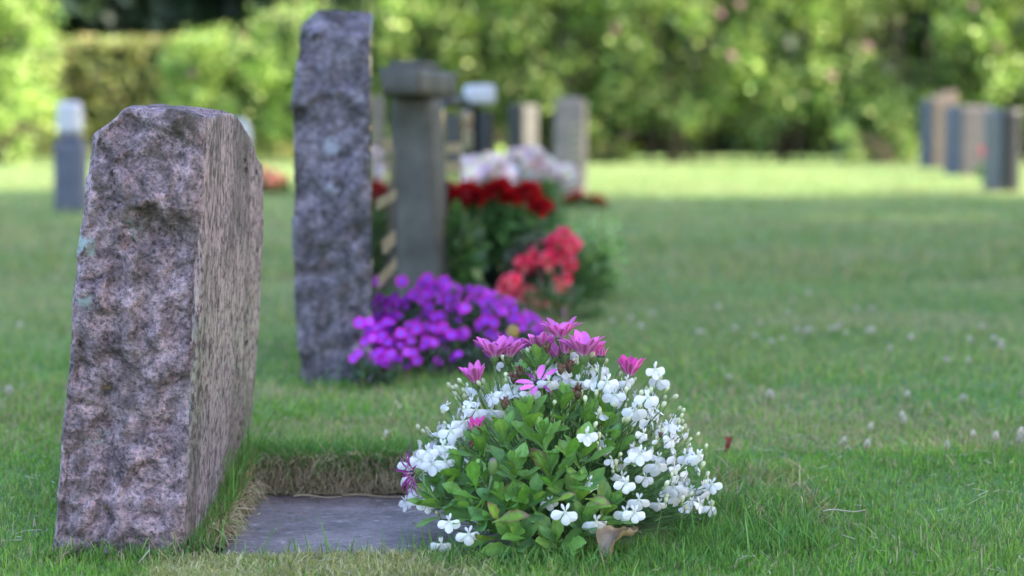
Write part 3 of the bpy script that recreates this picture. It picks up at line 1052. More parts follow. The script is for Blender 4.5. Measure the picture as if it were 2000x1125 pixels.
twig(535, 963, 0.032, 0.05, (0.30, 0.19, 0.12), SLAB_Z + 0.001, 'short thick reddish-brown twig at the back left corner of the slab', 0.0024)
twig(620, 972, 0.060, -0.05, (0.42, 0.32, 0.22), SLAB_Z + 0.001, 'pale dry stalk lying along the back edge of the slab')
twig(735, 971, 0.085, -0.06, (0.40, 0.30, 0.2), SLAB_Z + 0.001, 'longest pale dry stalk along the slab edge nearest the flowers')
p = P(1610, 997, 2.2)
twig(1650, 1000, 0.05, 0.15, (0.4, 0.38, 0.28), -0.008, 'pale grass stalk bent over the lawn at the right')


def dead_leaf(name, loc, rz, L, wd, curl, col, label, tilt=0.0):
    mb = MB(); V_ = []; F_ = []; cc = []
    nu, nv_ = 12, 8
    for i in range(nu + 1):
        t_ = i / nu
        hw_ = wd * 0.5 * (math.sin(math.pi * min(1, t_ * 0.92 + 0.06)) ** 0.7) * (1 - 0.3 * t_)
        for j in range(nv_ + 1):
            s_ = j / nv_ * 2 - 1
            a_ = s_ * curl
            x = hw_ * math.sin(a_) / max(0.3, math.sin(min(curl, 1.5))) + 0.002 * math.sin(9 * t_ + 4 * s_)
            z = hw_ * (1 - math.cos(a_)) * 1.1 + 0.010 * math.sin(t_ * 5.0) + 0.0022 * math.sin(t_ * 23 + s_ * 5)
            V_.append((x, (t_ - 0.5) * L, z + 0.002))
            k = 0.8 + 0.3 * abs(s_) if abs(s_) > 0.1 else 0.6
            cc.append(tuple(c_ * k for c_ in col))
    for i in range(nu):
        for j in range(nv_):
            a = i * (nv_ + 1) + j
            F_.append((a, a + 1, a + nv_ + 2, a + nv_ + 1))
    mb.add(V_, F_, cc)
    mb.tube([(0, -L / 2, 0.004), (0, -L / 2 - L * 0.12, 0.003), (0.002, -L / 2 - L * 0.25, 0.006)], 0.0009, 5, col)
    o = link(name, mb.mesh(name, M['leaf']), None)
    o.location = loc; o.rotation_euler = (tilt, 0.0, rz)
    return tag(o, label, 'dead leaf')


p = P(1214, 1062, 2.04)
dead_leaf('dead_leaf', (p.x, 2.045, -0.012), R(-38), 0.060, 0.030, 1.5, (0.33, 0.235, 0.17), 'curled brown dead leaf standing in the grass in front of the white flowers', R(35))
p = P(1352, 1000, 2.2)
dead_leaf('fallen_petal', (p.x, 2.2, -0.012), R(-70), 0.020, 0.008, 0.6, (0.75, 0.72, 0.75), 'withered white petal on the grass at the right of the flowers')
p = P(770, 797, 2.75)
dead_leaf('fallen_petal', (p.x, 2.75, 0.028), R(80), 0.014, 0.007, 0.5, (0.7, 0.62, 0.5), 'small bleached petal caught on the grass behind the slab')
p = P(1430, 872, 2.5)
dead_leaf('fallen_petal', (p.x, 2.55, 0.008), R(10), 0.010, 0.008, 0.6, (0.25, 0.03, 0.03), 'small dark red petal in the lawn right of the flowers')
p = P(762, 862, 2.55)
dead_leaf('fallen_petal', (p.x, 2.56, 0.014), R(-50), 0.022, 0.008, 0.8, (0.72, 0.65, 0.55), 'withered cream petal on the turf edge left of the flowers')

# ------------------------------------------------------------------ foreground planting
ROOT = Vector((0.05, 2.19, -0.03))


def leaf_mesh(name, var, spat=0.62, teeth=True, base=(0.085, 0.20, 0.055), edge=None, rib=1.25, curl=0.18, fold=0.25, wr=0.36):
    """unit-length leaf along +Y, normal +Z"""
    rr = random.Random(var)
    nu, nv_ = 10, 4
    V_ = []; F_ = []; cc = []
    bend = rr.uniform(-0.05, 1) * curl
    tw = rr.uniform(-0.25, 0.25)
    for i in range(nu + 1):
        t_ = i / nu
        hw_ = wr * 0.5 * (t_ ** 0.8) * max(0.0, 1 - t_ ** 2.6) ** 0.85 * 2.0 * (0.3 + 0.7 * sstep(0.0, spat, t_)) + 0.022 * (1 - t_)
        if teeth and i in (5, 7):
            hw_ *= 1.16
        if teeth and i in (6,):
            hw_ *= 0.93
        for j in range(nv_ + 1):
            s_ = j / nv_ * 2 - 1
            x = hw_ * s_
            z = abs(s_) * hw_ * fold + bend * (t_ ** 2) * -0.8 + 0.10 * t_ + 0.012 * math.sin(t_ * 12 + var + s_)
            x2 = x * math.cos(tw * t_) - z * math.sin(tw * t_) * 0.3
            V_.append((x2, t_, z + x * math.sin(tw * t_) * 0.6))
            k = 1.0 + 0.15 * (abs(s_) - 0.3)
            if abs(s_) < 0.1:
                k = rib
            c = [b_ * k * (0.9 + 0.2 * t_) for b_ in base]
            if edge is not None and (abs(s_) > 0.9 or t_ > 0.88):
                c = list(edge)
            cc.append(tuple(c))
    for i in range(nu):
        for j in range(nv_):
            a = i * (nv_ + 1) + j
            F_.append((a, a + 1, a + nv_ + 2, a + nv_ + 1))
    mb = MB(); mb.add(V_, F_, cc)
    return mb.mesh(name, M['leaf'])


LEAF = [leaf_mesh('daisy_leaf', i, base=b_) for i, b_ in enumerate([(0.15, 0.29, 0.07), (0.18, 0.33, 0.075), (0.11, 0.235, 0.08), (0.235, 0.40, 0.09), (0.16, 0.31, 0.07), (0.12, 0.24, 0.075)])]
LEAF_Y = [leaf_mesh('yellowing_leaf', 20 + i, base=(0.20, 0.33, 0.05), edge=(0.26, 0.15, 0.10), wr=0.42, curl=0.3) for i in range(3)]
LEAF_BIG = [leaf_mesh('broad_leaf', 30 + i, base=(0.13, 0.29, 0.05), wr=0.46, curl=0.3) for i in range(3)]

daisy = thing('daisy_plant', 'green leafy daisy plant with upright magenta flowers, centre front in the flower clump', 'flowering plant', ROOT)


def put(name, me, m, parent, s=1.0, label=None):
    """m is a world matrix, parent an unrotated thing"""
    o = link(name, me, parent)
    base = parent.location if parent.parent is None else (parent.parent.location + parent.location)
    mm = m.copy(); mm.translation = m.translation - base
    sc_ = s if hasattr(s, '__len__') else (s, s, s)
    o.matrix_basis = mm @ Matrix.Diagonal((*sc_, 1))
    if label:
        o['label'] = label
    return o


def bez(a, b, c, n=8):
    return [a * (1 - t) ** 2 + b * 2 * t * (1 - t) + c * t * t for t in [i / (n - 1) for i in range(n)]]


SH = [(1030, 800, 2.10), (1097, 775, 2.12), (1150, 805, 2.13), (985, 838, 2.09), (1060, 838, 2.07), (1135, 868, 2.06), (1185, 800, 2.15),
      (940, 862, 2.09), (900, 905, 2.09), (868, 932, 2.09), (945, 925, 2.06), (1003, 900, 2.05), (1075, 905, 2.05), (852, 965, 2.07),
      (920, 982, 2.05), (985, 965, 2.04), (1045, 965, 2.04), (962, 1015, 2.04), (1012, 1040, 2.03), (1085, 1045, 2.03), (1052, 700, 2.16),
      (1135, 945, 2.05), (1185, 985, 2.06), (1195, 860, 2.11), (1110, 722, 2.17), (1020, 740, 2.15), (1140, 1010, 2.04)]
nleaf = 0
fill = MB()
stems = MB()
rl = random.Random(9)
for si, (px, py, Y) in enumerate(SH):
    tip = P(px, py + 14, Y + 0.01)
    b0 = ROOT + Vector((rl.gauss(0, 0.015), rl.gauss(-0.03, 0.015), 0.0))
    mid = (b0 + tip) * 0.5 + Vector(((tip.x - b0.x) * 0.25, (tip.y - b0.y) * 0.35, -0.012))
    pts = bez(b0, mid, tip, 9)
    stems.tube(pts, [0.0022 - 0.00012 * i for i in range(9)], 6, (0.13, 0.17, 0.06) if rl.random() < 0.7 else (0.26, 0.09, 0.11))
    ax = (pts[-1] - pts[-3]).normalized()
    ax = (ax + Vector((0, -0.1, 0.35))).normalized()
    nl = 11
    side = ax.orthogonal().normalized()
    for k in range(nl):
        f = k / (nl - 1)
        base_p = tip - ax * (0.026 * f) + ax * 0.003
        az = k * 2.399 + si
        rad_d = Quaternion(ax, az) @ side
        al = R(14 + 62 * f + rl.gauss(0, 6))
        d = ax * math.cos(al) + rad_d * math.sin(al)
        nrm = ax * math.sin(al) - rad_d * math.cos(al)
        L = (0.021 + 0.021 * min(1, f * 1.5)) * rl.uniform(0.85, 1.2)
        me = LEAF[rl.randrange(6)] if rl.random() > 0.03 else LEAF_Y[rl.randrange(3)]
        put('leaf', me, frame(base_p, d, nrm + rvec(0.08)), daisy, (L * rl.uniform(0.85, 1.1), L, L))
        nleaf += 1
link('stem', stems.mesh('daisy_stems', M['stem']), daisy, 'stuff')

# individual large old leaves low on the plant
BIG = [(1020, 965, 2.035, (0.1, -0.6, 0.9), 0.040, 0), (1105, 975, 2.03, (0.9, -0.4, 0.3), 0.034, 1), (1000, 1010, 2.02, (1, -0.3, 0.35), 0.045, 1),
       (1000, 1052, 2.015, (-0.7, -0.5, 0.1), 0.034, 0), (1140, 945, 2.03, (1, -0.2, 0.15), 0.042, 0), (1170, 978, 2.035, (1, -0.2, -0.1), 0.030, 1),
       (925, 925, 2.05, (-0.15, -0.4, 1), 0.040, 0), (945, 1045, 2.03, (-0.6, -0.6, 0.4), 0.036, 1), (1115, 870, 2.04, (0.3, -0.4, 0.8), 0.036, 0),
       (965, 1000, 2.03, (-0.3, -0.5, 0.8), 0.034, 1), (1065, 945, 2.02, (-0.6, -0.6, 0.5), 0.03, 0), (905, 970, 2.05, (-1, -0.3, 0.2), 0.034, 0),
       (885, 955, 2.06, (-1, -0.3, 0.5), 0.034, 0), (1010, 985, 2.05, (0.2, 0, 1), 0.05, 0)]
for i, (px, py, Y, d, L, kd) in enumerate(BIG):
    me = (LEAF_Y if kd else LEAF_BIG)[i % 3]
    p = P(px, py, Y)
    dv = Vector(d).normalized()
    up = Vector((0.1, -0.75, 0.65))
    put('leaf', me, frame(p - dv * L * 0.5, dv, up + rvec(0.3)), daisy, (L * .75, L * .9, L), 'large old leaf turning yellow with a red-brown edge' if kd else None)
    nleaf += 1
# dark inner foliage
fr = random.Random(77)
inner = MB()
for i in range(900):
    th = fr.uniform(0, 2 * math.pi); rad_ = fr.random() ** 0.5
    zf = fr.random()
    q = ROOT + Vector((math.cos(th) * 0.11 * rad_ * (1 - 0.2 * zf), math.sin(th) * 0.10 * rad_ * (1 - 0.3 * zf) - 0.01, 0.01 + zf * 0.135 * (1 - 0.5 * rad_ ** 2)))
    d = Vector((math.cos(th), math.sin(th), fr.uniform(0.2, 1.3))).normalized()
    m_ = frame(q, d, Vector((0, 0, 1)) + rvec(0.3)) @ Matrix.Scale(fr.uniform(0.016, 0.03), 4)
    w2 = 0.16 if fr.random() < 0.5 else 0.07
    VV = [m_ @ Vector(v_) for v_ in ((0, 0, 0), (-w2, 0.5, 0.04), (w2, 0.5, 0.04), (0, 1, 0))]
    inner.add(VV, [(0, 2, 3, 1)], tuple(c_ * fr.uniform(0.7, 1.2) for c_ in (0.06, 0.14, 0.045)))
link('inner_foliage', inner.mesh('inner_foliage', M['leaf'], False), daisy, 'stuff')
# pink woody stems seen low in the clump
mb = MB()
for pl in ([(1045, 955, 2.04), (1055, 985, 2.03), (1066, 1012, 2.035)], [(1112, 920, 2.05), (1117, 945, 2.045), (1122, 985, 2.045), (1126, 1040, 2.05), (1130, 1085, 2.06)],
           [(1070, 1015, 2.04), (1050, 1000, 2.04), (1030, 985, 2.05)]):
    mb.tube([P(*q) for q in pl], [0.0026 - 0.0002 * i for i in range(len(pl))], 7, (0.42, 0.13, 0.25))
link('woody_stem', mb.mesh('woody_stem', M['stem']), daisy)['label'] = 'bare pinkish-purple stem low in the clump'


# ---- daisy flowers
def petal_mesh(name, var, wr=0.30, curl=0.25, inner_c=(0.97, 0.26, 0.80), outer_c=(0.55, 0.09, 0.32), tipc=None, pinch=0.0):
    rr = random.Random(var)
    nu, nv_ = 9, 4
    Vf = []; Ff = []; ci = []
    for lay in (0, 1):
        for i in range(nu + 1):
            t_ = i / nu
            hw_ = wr * 0.5 * (0.32 + 0.68 * sstep(0, 0.5, t_)) * max(0, 1 - max(0, (t_ - 0.55) / 0.46) ** 2.2) ** 0.6
            for j in range(nv_ + 1):
                s_ = j / nv_ * 2 - 1
                x = hw_ * s_ * (1 - pinch * t_)
                z = abs(s_) ** 2 * hw_ * 0.5 - curl * t_ ** 2.4 + 0.01 * math.sin(8 * t_ + var * 2) + (0.006 if lay == 0 else 0.0)
                Vf.append((x, t_, z))
                if lay == 0:
                    k = 0.9 + 0.25 * (1 - t_) * (1 - abs(s_))
                    c = [min(1, c_ * k) for c_ in inner_c]
                    f_ = sstep(0.25, 0.0, t_)
                    c = [c_ * (1 - f_) + 0.75 * f_ for c_ in c]
                else:
                    st = 1.0 if abs(s_) < 0.3 else (0.55 if abs(s_) < 0.8 else 0.12)
                    edge_c = (0.98, 0.42, 0.84)
                    c = [a_ * st + b_ * (1 - st) for a_, b_ in zip(outer_c, edge_c)]
                    f_ = sstep(0.38, 0.0, t_) * (0.9 if abs(s_) > 0.3 else 0.35)
                    c = [c_ * (1 - f_) + w_ * f_ for c_, w_ in zip(c, (0.72, 0.72, 0.66))]
                ci.append(tuple(float(q_) for q_ in c))
    off = (nu + 1) * (nv_ + 1)
    for i in range(nu):
        for j in range(nv_):
            a = i * (nv_ + 1) + j
            Ff.append((a, a + 1, a + nv_ + 2, a + nv_ + 1))
            b_ = a + off
            Ff.append((b_, b_ + nv_ + 1, b_ + nv_ + 2, b_ + 1))
    mb = MB(); mb.add(Vf, Ff, ci)
    return mb.mesh(name, M['petal'])


PET = [petal_mesh('magenta_petal', i, wr=w_, curl=c_) for i, (w_, c_) in enumerate([(0.36, 0.04), (0.40, 0.12), (0.33, 0.20), (0.38, 0.0)])]
PET_D = [petal_mesh('deep_magenta_petal', 10 + i, wr=0.32, curl=c_, inner_c=(0.92, 0.10, 0.52), outer_c=(0.62, 0.05, 0.28)) for i, c_ in enumerate((0.0, 0.1))]
PET_W = [petal_mesh('withered_petal', 20 + i, wr=0.20, curl=c_, inner_c=(0.45, 0.06, 0.36), outer_c=(0.10, 0.03, 0.09), pinch=0.5) for i, c_ in enumerate((0.7, 1.0, 0.5))]


def recept(col=(0.12, 0.19, 0.06), col2=(0.05, 0.03, 0.06)):
    mb = MB()
    mb.lathe([(0.0010, -0.0075), (0.0022, -0.006), (0.0040, -0.003), (0.0050, 0.0), (0.0052, 0.003)], Matrix(), 12, col)
    for k in range(14):      # bracts
        a = 2 * math.pi * k / 14
        r0, r1 = 0.0046, 0.0058
        ca, sa = math.cos(a), math.sin(a); da = 0.16
        mb.add([(r0 * math.cos(a - da), r0 * math.sin(a - da), -0.002), (r0 * math.cos(a + da), r0 * math.sin(a + da), -0.002), (r1 * ca, r1 * sa, 0.0075)], [(0, 1, 2)], tuple(c_ * 0.9 for c_ in col))
    mb.lathe([(0.0045, 0.0032), (0.0048, 0.0042), (0.003, 0.0058), (0.0008, 0.0062)], Matrix(), 12, col2)
    return mb.mesh('flower_base', M['stem'])


RECP = recept()
RECP_B = recept((0.10, 0.07, 0.045), (0.08, 0.05, 0.03))


def daisy_flower(px, py, Y, axis, op, n=13, L=0.027, pets=None, span=(0, 2 * math.pi), stem_col=(0.12, 0.2, 0.07), jit=0.10, label=None, stem=True, rec=None):
    """(px,py) is where the petals meet the calyx"""
    p = P(px, py, Y)
    ax = Vector(axis).normalized()
    fl = bpy.data.objects.new('daisy_flower', rec or RECP)
    C.objects.link(fl); fl.parent = daisy
    m_ = zframe(p, ax, random.random() * 6); m_.translation = p - daisy.location
    fl.matrix_basis = m_
    if label:
        fl['label'] = label
    inv = m_.inverted()
    for k in range(n):
        a = span[0] + (span[1] - span[0]) * k / n + random.gauss(0, 0.08)
        o_ = op * 0.78 + random.gauss(0, jit) + (0.10 if k % 2 else 0)
        rd = Vector((math.cos(a), math.sin(a), 0))
        d = Vector((0, 0, 1)) * math.cos(o_) + rd * math.sin(o_)
        nm = Vector((0, 0, 1)) * math.sin(o_) - rd * math.cos(o_)
        pt = link('petal', random.choice(pets or PET), fl)
        LL = L * 1.08 * random.uniform(0.86, 1.1)
        pt.matrix_basis = frame(rd * 0.0040 + Vector((0, 0, 0.002)), d, nm + rvec(0.07)) @ Matrix.Diagonal((LL, LL, LL, 1))
    if stem:
        mb = MB(); e = p - ax * 0.007
        b0 = ROOT + Vector((random.gauss(0, 0.01), -0.01, 0.06))
        mb.tube(bez(b0, e - ax * 0.05, e, 9), [0.0016] * 9, 6, stem_col)
        put_ = link('flower_stalk', mb.mesh('flower_stalk', M['stem']), daisy)
        for v_ in put_.data.vertices:
            v_.co -= daisy.location
    return fl


random.seed(31)
daisy_flower(1093, 664, 2.18, (0.02, -0.02, 1), 0.85, 14, 0.024)
daisy_flower(966, 702, 2.17, (-0.02, -0.05, 1), 0.78, 14, 0.0245)
daisy_flower(993, 702, 2.19, (0.12, 0.0, 1), 0.55, 12, 0.022)
daisy_flower(1056, 690, 2.19, (-0.12, 0.05, 1), 0.82, 13, 0.0235)
daisy_flower(1139, 700, 2.15, (0.10, -0.05, 1), 0.72, 15, 0.0265)
daisy_flower(1105, 697, 2.17, (0.0, -0.1, 1), 0.25, 7, 0.018)
daisy_flower(1088, 705, 2.18, (-0.2, -0.1, 1), 0.3, 7, 0.018)
daisy_flower(1158, 702, 2.19, (0.25, 0.0, 1), 0.45, 9, 0.02, PET_D)
daisy_flower(931, 752, 2.16, (-0.22, -0.25, 1), 0.42, 10, 0.021)
daisy_flower(1230, 738, 2.18, (0.05, -0.1, 1), 0.55, 12, 0.0215, PET_D, label='daisy of deeper magenta, half open')
daisy_flower(1174, 702, 2.14, (0.05, -0.1, 1), 0.10, 9, 0.011, PET_D, label='closed purple daisy bud')
daisy_flower(1052, 752, 2.13, (-0.2, -0.5, 0.8), 1.25, 8, 0.02, PET_W + PET[:1], jit=0.3, label='wilting daisy with curled dark petals')
daisy_flower(928, 848, 2.11, (0.0, -0.15, 1), 0.35, 8, 0.016, PET_D)
daisy_flower(812, 922, 2.08, (-0.85, -0.45, -0.15), 0.85, 13, 0.020, PET_W, jit=0.3, label='drooping withered daisy with curled purple petals', stem=False)
mb = MB()
q = [P(812, 922, 2.08) + Vector((0.007, 0.003, 0.001)), P(828, 945, 2.07), P(850, 975, 2.07), P(880, 1000, 2.1)]
mb.tube([v_ - daisy.location for v_ in q], 0.0017, 6, (0.12, 0.2, 0.07))
link('flower_stalk', mb.mesh('drooping_stalk', M['stem']), daisy)
# green bud
mb = MB()
bm_ = zframe(P(962, 918, 2.045) - daisy.location, (0.05, -0.15, 1))
mb.lathe([(0.0012, -0.006), (0.0038, -0.003), (0.0052, 0.002), (0.0050, 0.007), (0.0036, 0.011), (0.0022, 0.0125)], bm_, 12, [(0.14, 0.22, 0.07)] * 4 + [(0.2, 0.22, 0.12), (0.22, 0.14, 0.18)])
q = [P(961, 925, 2.045), P(955, 960, 2.05), P(945, 1000, 2.06), P(960, 1040, 2.1)]
mb.tube([v_ - daisy.location for v_ in q], 0.0016, 6, (0.12, 0.2, 0.07))
link('green_bud', mb.mesh('green_bud', M['stem']), daisy)
# brown spent heads
for (px, py, Y, s_) in ((985, 790, 2.10, 1.0), (1128, 768, 2.12, 1.2), (1015, 728, 2.14, 1.0), (1003, 740, 2.14, 0.9), (1068, 680, 2.15, 0.9), (1112, 718, 2.14, 1.1), (920, 870, 2.08, 0.7), (1095, 722, 2.13, 0.9), (1290, 850, 2.12, 0.5), (1355, 895, 2.16, 0.5)):
    mb = MB(); base_ = P(px, py, Y) - daisy.location
    for k in range(16):
        d = (Vector((random.gauss(0, 0.5), random.gauss(0, 0.5), 1))).normalized()
        p0 = base_ + rvec(0.0012 * s_)
        p1 = p0 + d * 0.005 * s_; p2 = p1 + (d + rvec(0.7)).normalized() * 0.004 * s_
        mb.tube([p0, p1, p2], [0.0013 * s_, 0.0012 * s_, 0.0004 * s_], 5, random.choice([(0.13, 0.06, 0.04), (0.09, 0.05, 0.035), (0.2, 0.09, 0.06)]))
    mb.lathe([(0.001, -0.006 * s_), (0.0032 * s_, -0.003 * s_), (0.0042 * s_, 0.001 * s_), (0.002 * s_, 0.004 * s_)], Matrix.Translation(base_), 10, (0.09, 0.06, 0.035))
    link('spent_flower', mb.mesh('spent_flower', M['stem']), daisy)

# ------------------------------------------------------------------ white lobelia
lob = thing('white_lobelia', 'mounded plant covered in small white flowers round the daisy', 'flowering plant', ROOT + Vector((0.0, 0.02, 0)))


def lob_mesh(name, var, cup=0.2):
    rr = random.Random(var); mb = MB()

    def lobe(ang, L, wd, tz, c0=0.86):
        nu, nv_ = 6, 4
        V_ = []; F_ = []; cc = []
        rm = Matrix.Rotation(ang, 3, 'Z')
        for i in range(nu + 1):
            t_ = i / nu
            hw_ = wd * 0.5 * (0.18 + 0.82 * sstep(0.05, 0.65, t_)) * max(0.02, 1 - max(0, (t_ - 0.6) / 0.42) ** 2) ** 0.55
            for j in range(nv_ + 1):
                s_ = j / nv_ * 2 - 1
                z = -tz * t_ ** 1.8 * L + 0.12 * wd * (1 - abs(s_)) * math.sin(t_ * 3.1) - abs(s_) ** 2 * hw_ * 0.25 + 0.0004 * math.sin(t_ * 9 + s_ * 3 + var)
                V_.append(rm @ Vector((hw_ * s_, t_ * L, z)) + Vector((0, 0, 0)))
                f_ = sstep(0.28, 0.0, t_)
                c = (c0 + 0.02, c0, c0 + 0.05)
                cc.append(tuple(a_ * (1 - f_) + b_ * f_ for a_, b_ in zip(c, (0.55, 0.62, 0.35))))
        for i in range(nu):
            for j in range(nv_):
                a = i * (nv_ + 1) + j
                F_.append((a, a + 1, a + nv_ + 2, a + nv_ + 1))
        mb.add(V_, F_, cc)
    for a in (-180, -180 + 64, -180 - 64):
        lobe(R(a + rr.gauss(0, 5)), 0.0128 * rr.uniform(0.9, 1.1), 0.0100 * rr.uniform(0.9, 1.1), cup + rr.uniform(-0.1, 0.2))
    for a in (24, -24):
        lobe(R(a + rr.gauss(0, 8)), 0.0078 * rr.uniform(0.85, 1.15), 0.0030, rr.uniform(-0.9, 0.3))
    mb.lathe([(0.0016, 0.0004), (0.0013, -0.004), (0.0008, -0.007)], Matrix.Rotation(R(-35), 4, 'X'), 7, [(0.7, 0.72, 0.66), (0.7, 0.72, 0.7), (0.3, 0.42, 0.18)])
    return mb.mesh(name, M['white'])


M['white'] = leafmat('white_petal', 0.5, 0.28, 0.25, noise_scale=500, amount=0.03, tmul=(1, 1, 1))
LOB = [lob_mesh('lobelia_flower', i, c_) for i, c_ in enumerate((0.1, 0.35, 0.6, 0.25, -0.05, 0.8))]
mb = MB()
mb.lathe([(0.0005, -0.007), (0.0011, -0.004), (0.0012, -0.001), (0.0021, 0.001), (0.0026, 0.0035), (0.0018, 0.0058), (0.0004, 0.0068)], Matrix(), 8,
         [(0.2, 0.3, 0.08), (0.25, 0.36, 0.1), (0.32, 0.42, 0.14), (0.6, 0.62, 0.36), (0.68, 0.69, 0.48), (0.66, 0.66, 0.42), (0.55, 0.55, 0.3)])
BUD = mb.mesh('lobelia_bud', M['stem'])

threads = MB()
rq = random.Random(15)


def thread(tip, col=None, leaves=True):
    b0 = lob.location + Vector((rq.gauss(0, 0.02), rq.gauss(-0.01, 0.02), 0.005))
    out = Vector((tip.x - b0.x, tip.y - b0.y, 0))
    mid = b0 + out * 0.55 + Vector((0, 0, (tip.z - b0.z) * rq.uniform(0.25, 0.6)))
    pts = bez(b0, mid, tip, 8)
    for i in range(1, 7):
        pts[i] = pts[i] + rvec(0.0015)
    cc = col or rq.choice([(0.10, 0.19, 0.06), (0.13, 0.24, 0.08), (0.09, 0.17, 0.06)])
    threads.tube(pts, [0.0008] * 5 + [0.0006] * 3, 4, cc, cap=False)
    if leaves:
        for i in range(2, 8):
            for k in range(2):
                p = pts[i] + (pts[i - 1] - pts[i]) * rq.random()
                d = (pts[i] - pts[i - 1]).normalized() + rvec(0.55)
                m_ = frame(p, d, rvec()) @ Matrix.Scale(rq.uniform(0.006, 0.015), 4)
                VV = [m_ @ Vector(v_) for v_ in ((0, 0, 0), (-0.07, 0.5, 0.05), (0.07, 0.5, 0.05), (0, 1, -0.05))]
                threads.add(VV, [(0, 2, 3, 1)], rq.choice([(0.11, 0.23, 0.07), (0.08, 0.17, 0.05), (0.14, 0.27, 0.09)]))


def lobflower(p, face, up=Vector((0, 0, 1)), s=1.0, th=True):
    z = Vector(face).normalized()
    y = (up - z * up.dot(z)).normalized(); x = y.cross(z)
    m_ = Matrix((x, y, z)).transposed().to_4x4(); m_.translation = p
    put('flower', LOB[rq.randrange(6)], m_, lob, s)
    if th:
        thread(p - z * 0.005 + Vector((0, 0, -0.003)))


def dome(az, el, k=1.0):
    """az 0 = toward camera, positive to the right"""
    rx, ry, rz = 0.168, 0.14, 0.182
    c = lob.location
    return Vector((c.x + 0.0 + k * rx * math.sin(az) * math.cos(el), c.y - k * ry * math.cos(az) * math.cos(el), c.z + 0.01 + k * rz * math.sin(el)))


count = 0; tries = 0; placed = []
while count < 178 and tries < 9000:
    tries += 1
    az = rq.uniform(-2.3, 2.0); el = math.asin(rq.uniform(0.02, 1.0))
    k = rq.uniform(0.86, 1.07)
    p = dome(az, el, k)
    x, y = px_of(p)
    # the daisy's leaves fill the centre front
    if ((x - 1020) / 172) ** 2 + ((y - 935) / 165) ** 2 < 1 and p.y < 2.25:
        continue
    if y > 1060 or (x > 1130 and y > 1000) or x < 785:
        continue
    if x < 880 and y > 985:
        continue
    if 1150 < x < 1330 and 900 < y and rq.random() < 0.55:
        continue
    mind = min([(p - q_).length for q_ in placed] + [1])
    if mind < 0.0085:
        continue
    placed.append(p)
    out = Vector((math.sin(az) * 1.0, -math.cos(az), 0.15 + 0.5 * math.sin(el)))
    f = out.normalized() + Vector((rq.gauss(0, .5), rq.gauss(-0.2, .45), rq.gauss(0.05, .4)))
    lobflower(p, f, Vector((rq.gauss(0, .25), 0, 1)), rq.uniform(0.66, 0.94))
    count += 1
for (px, py, Y, fx, s_) in ((877, 1018, 2.045, -0.1, 1.0), (916, 1042, 2.035, 0.1, 1.05), (862, 1062, 2.04, 0.2, 0.95), (1104, 1000, 2.02, 0.0, 1.12), (1165, 1018, 2.035, 0.2, 1.05),
                        (1182, 1030, 2.045, 0.5, 0.9), (1222, 943, 2.05, 0.1, 0.95), (1248, 975, 2.055, 0.0, 1.0), (1222, 1000, 2.06, -0.1, 1.0), (1240, 1000, 2.055, 0.1, 1.0),
                        (1147, 848, 2.045, 0.2, 1.0), (1365, 888, 2.15, 0.5, 0.95), (1390, 945, 2.17, -0.4, 0.9), (1330, 955, 2.13, 0.4, 1.1), (1315, 950, 2.12, -0.2, 1.0), (1150, 942, 2.06, 0, 0.9),
                        (1075, 980, 2.06, 0.1, 0.8), (820, 975, 2.09, -0.3, 0.9), (835, 985, 2.09, 0.2, 0.8), (1018, 1040, 2.06, 0, 0.9), (1280, 720, 2.2, 0.3, 1.0), (1285, 742, 2.2, -0.3, 1.0), (1072, 745, 2.12, 0.2, 1.0), (1265, 775, 2.1, 0.1, 1.1), (1250, 885, 2.09, 0.1, 1.1), (1285, 905, 2.1, 0.2, 1.1), (1240, 800, 2.09, 0, 1.1), (960, 800, 2.14, -.3, 1.0), (930, 800, 2.13, .1, 1.0), (985, 765, 2.15, .2, 1.0), (1005, 752, 2.15, 0, .9), (880, 840, 2.11, 0, 1.1), (905, 822, 2.12, .3, 1), (865, 870, 2.1, -.2, 1.1), (835, 880, 2.1, 0, 1), (820, 895, 2.1, .2, 1.1), (845, 905, 2.09, -.2, 1.1), (800, 905, 2.1, 0, 1), (870, 900, 2.09, .2, 1), (1035, 765, 2.13, 0, 1), (1130, 745, 2.15, 0, 1.05), (1160, 742, 2.15, .3, 1), (1100, 738, 2.16, -.3, .9), (1185, 745, 2.14, 0, 1.1), (1200, 770, 2.12, -.2, 1.1)):
    lobflower(P(px, py, Y), (fx, -1, 0.12), s=s_)
for i in range(120):
    while True:
        az = rq.uniform(-2.0, 2.0); el = math.asin(rq.uniform(0.1, 1.0))
        p = dome(az, el, rq.uniform(0.98, 1.10)); x, y = px_of(p)
        if y < 1010 and x > 800 and not (((x - 1020) / 150) ** 2 + ((y - 930) / 140) ** 2 < 1 and p.y < 2.2):
            break
    d = Vector((math.sin(az) * .5, -.3 * math.cos(az), 1)) + rvec(0.25)
    m_ = zframe(p, d)
    put('bud', BUD, m_, lob, rq.uniform(0.7, 1.05))
    thread(p - d.normalized() * 0.006, leaves=i % 2 == 0)
for i in range(170):
    az = rq.uniform(-2.2, 2.2); el = math.asin(rq.uniform(0.0, 1.0)); p = dome(az, el, rq.uniform(0.7, 1.0))
    x, y = px_of(p)
    if ((x - 1020) / 150) ** 2 + ((y - 930) / 140) ** 2 < 1 and p.y < 2.2:
        continue
    if p.z > -0.02:
        thread(p)
o = link('thread_stems', threads.mesh('thread_stems', M['stem'], False), lob, 'stuff')
o.location = -lob.location

# ------------------------------------------------------------------ purple mound
pm = thing('purple_flowers', 'low mound of purple flowers with blue centres beside the tall grey headstone', 'flowering plant', (-0.12, 3.62, 0))


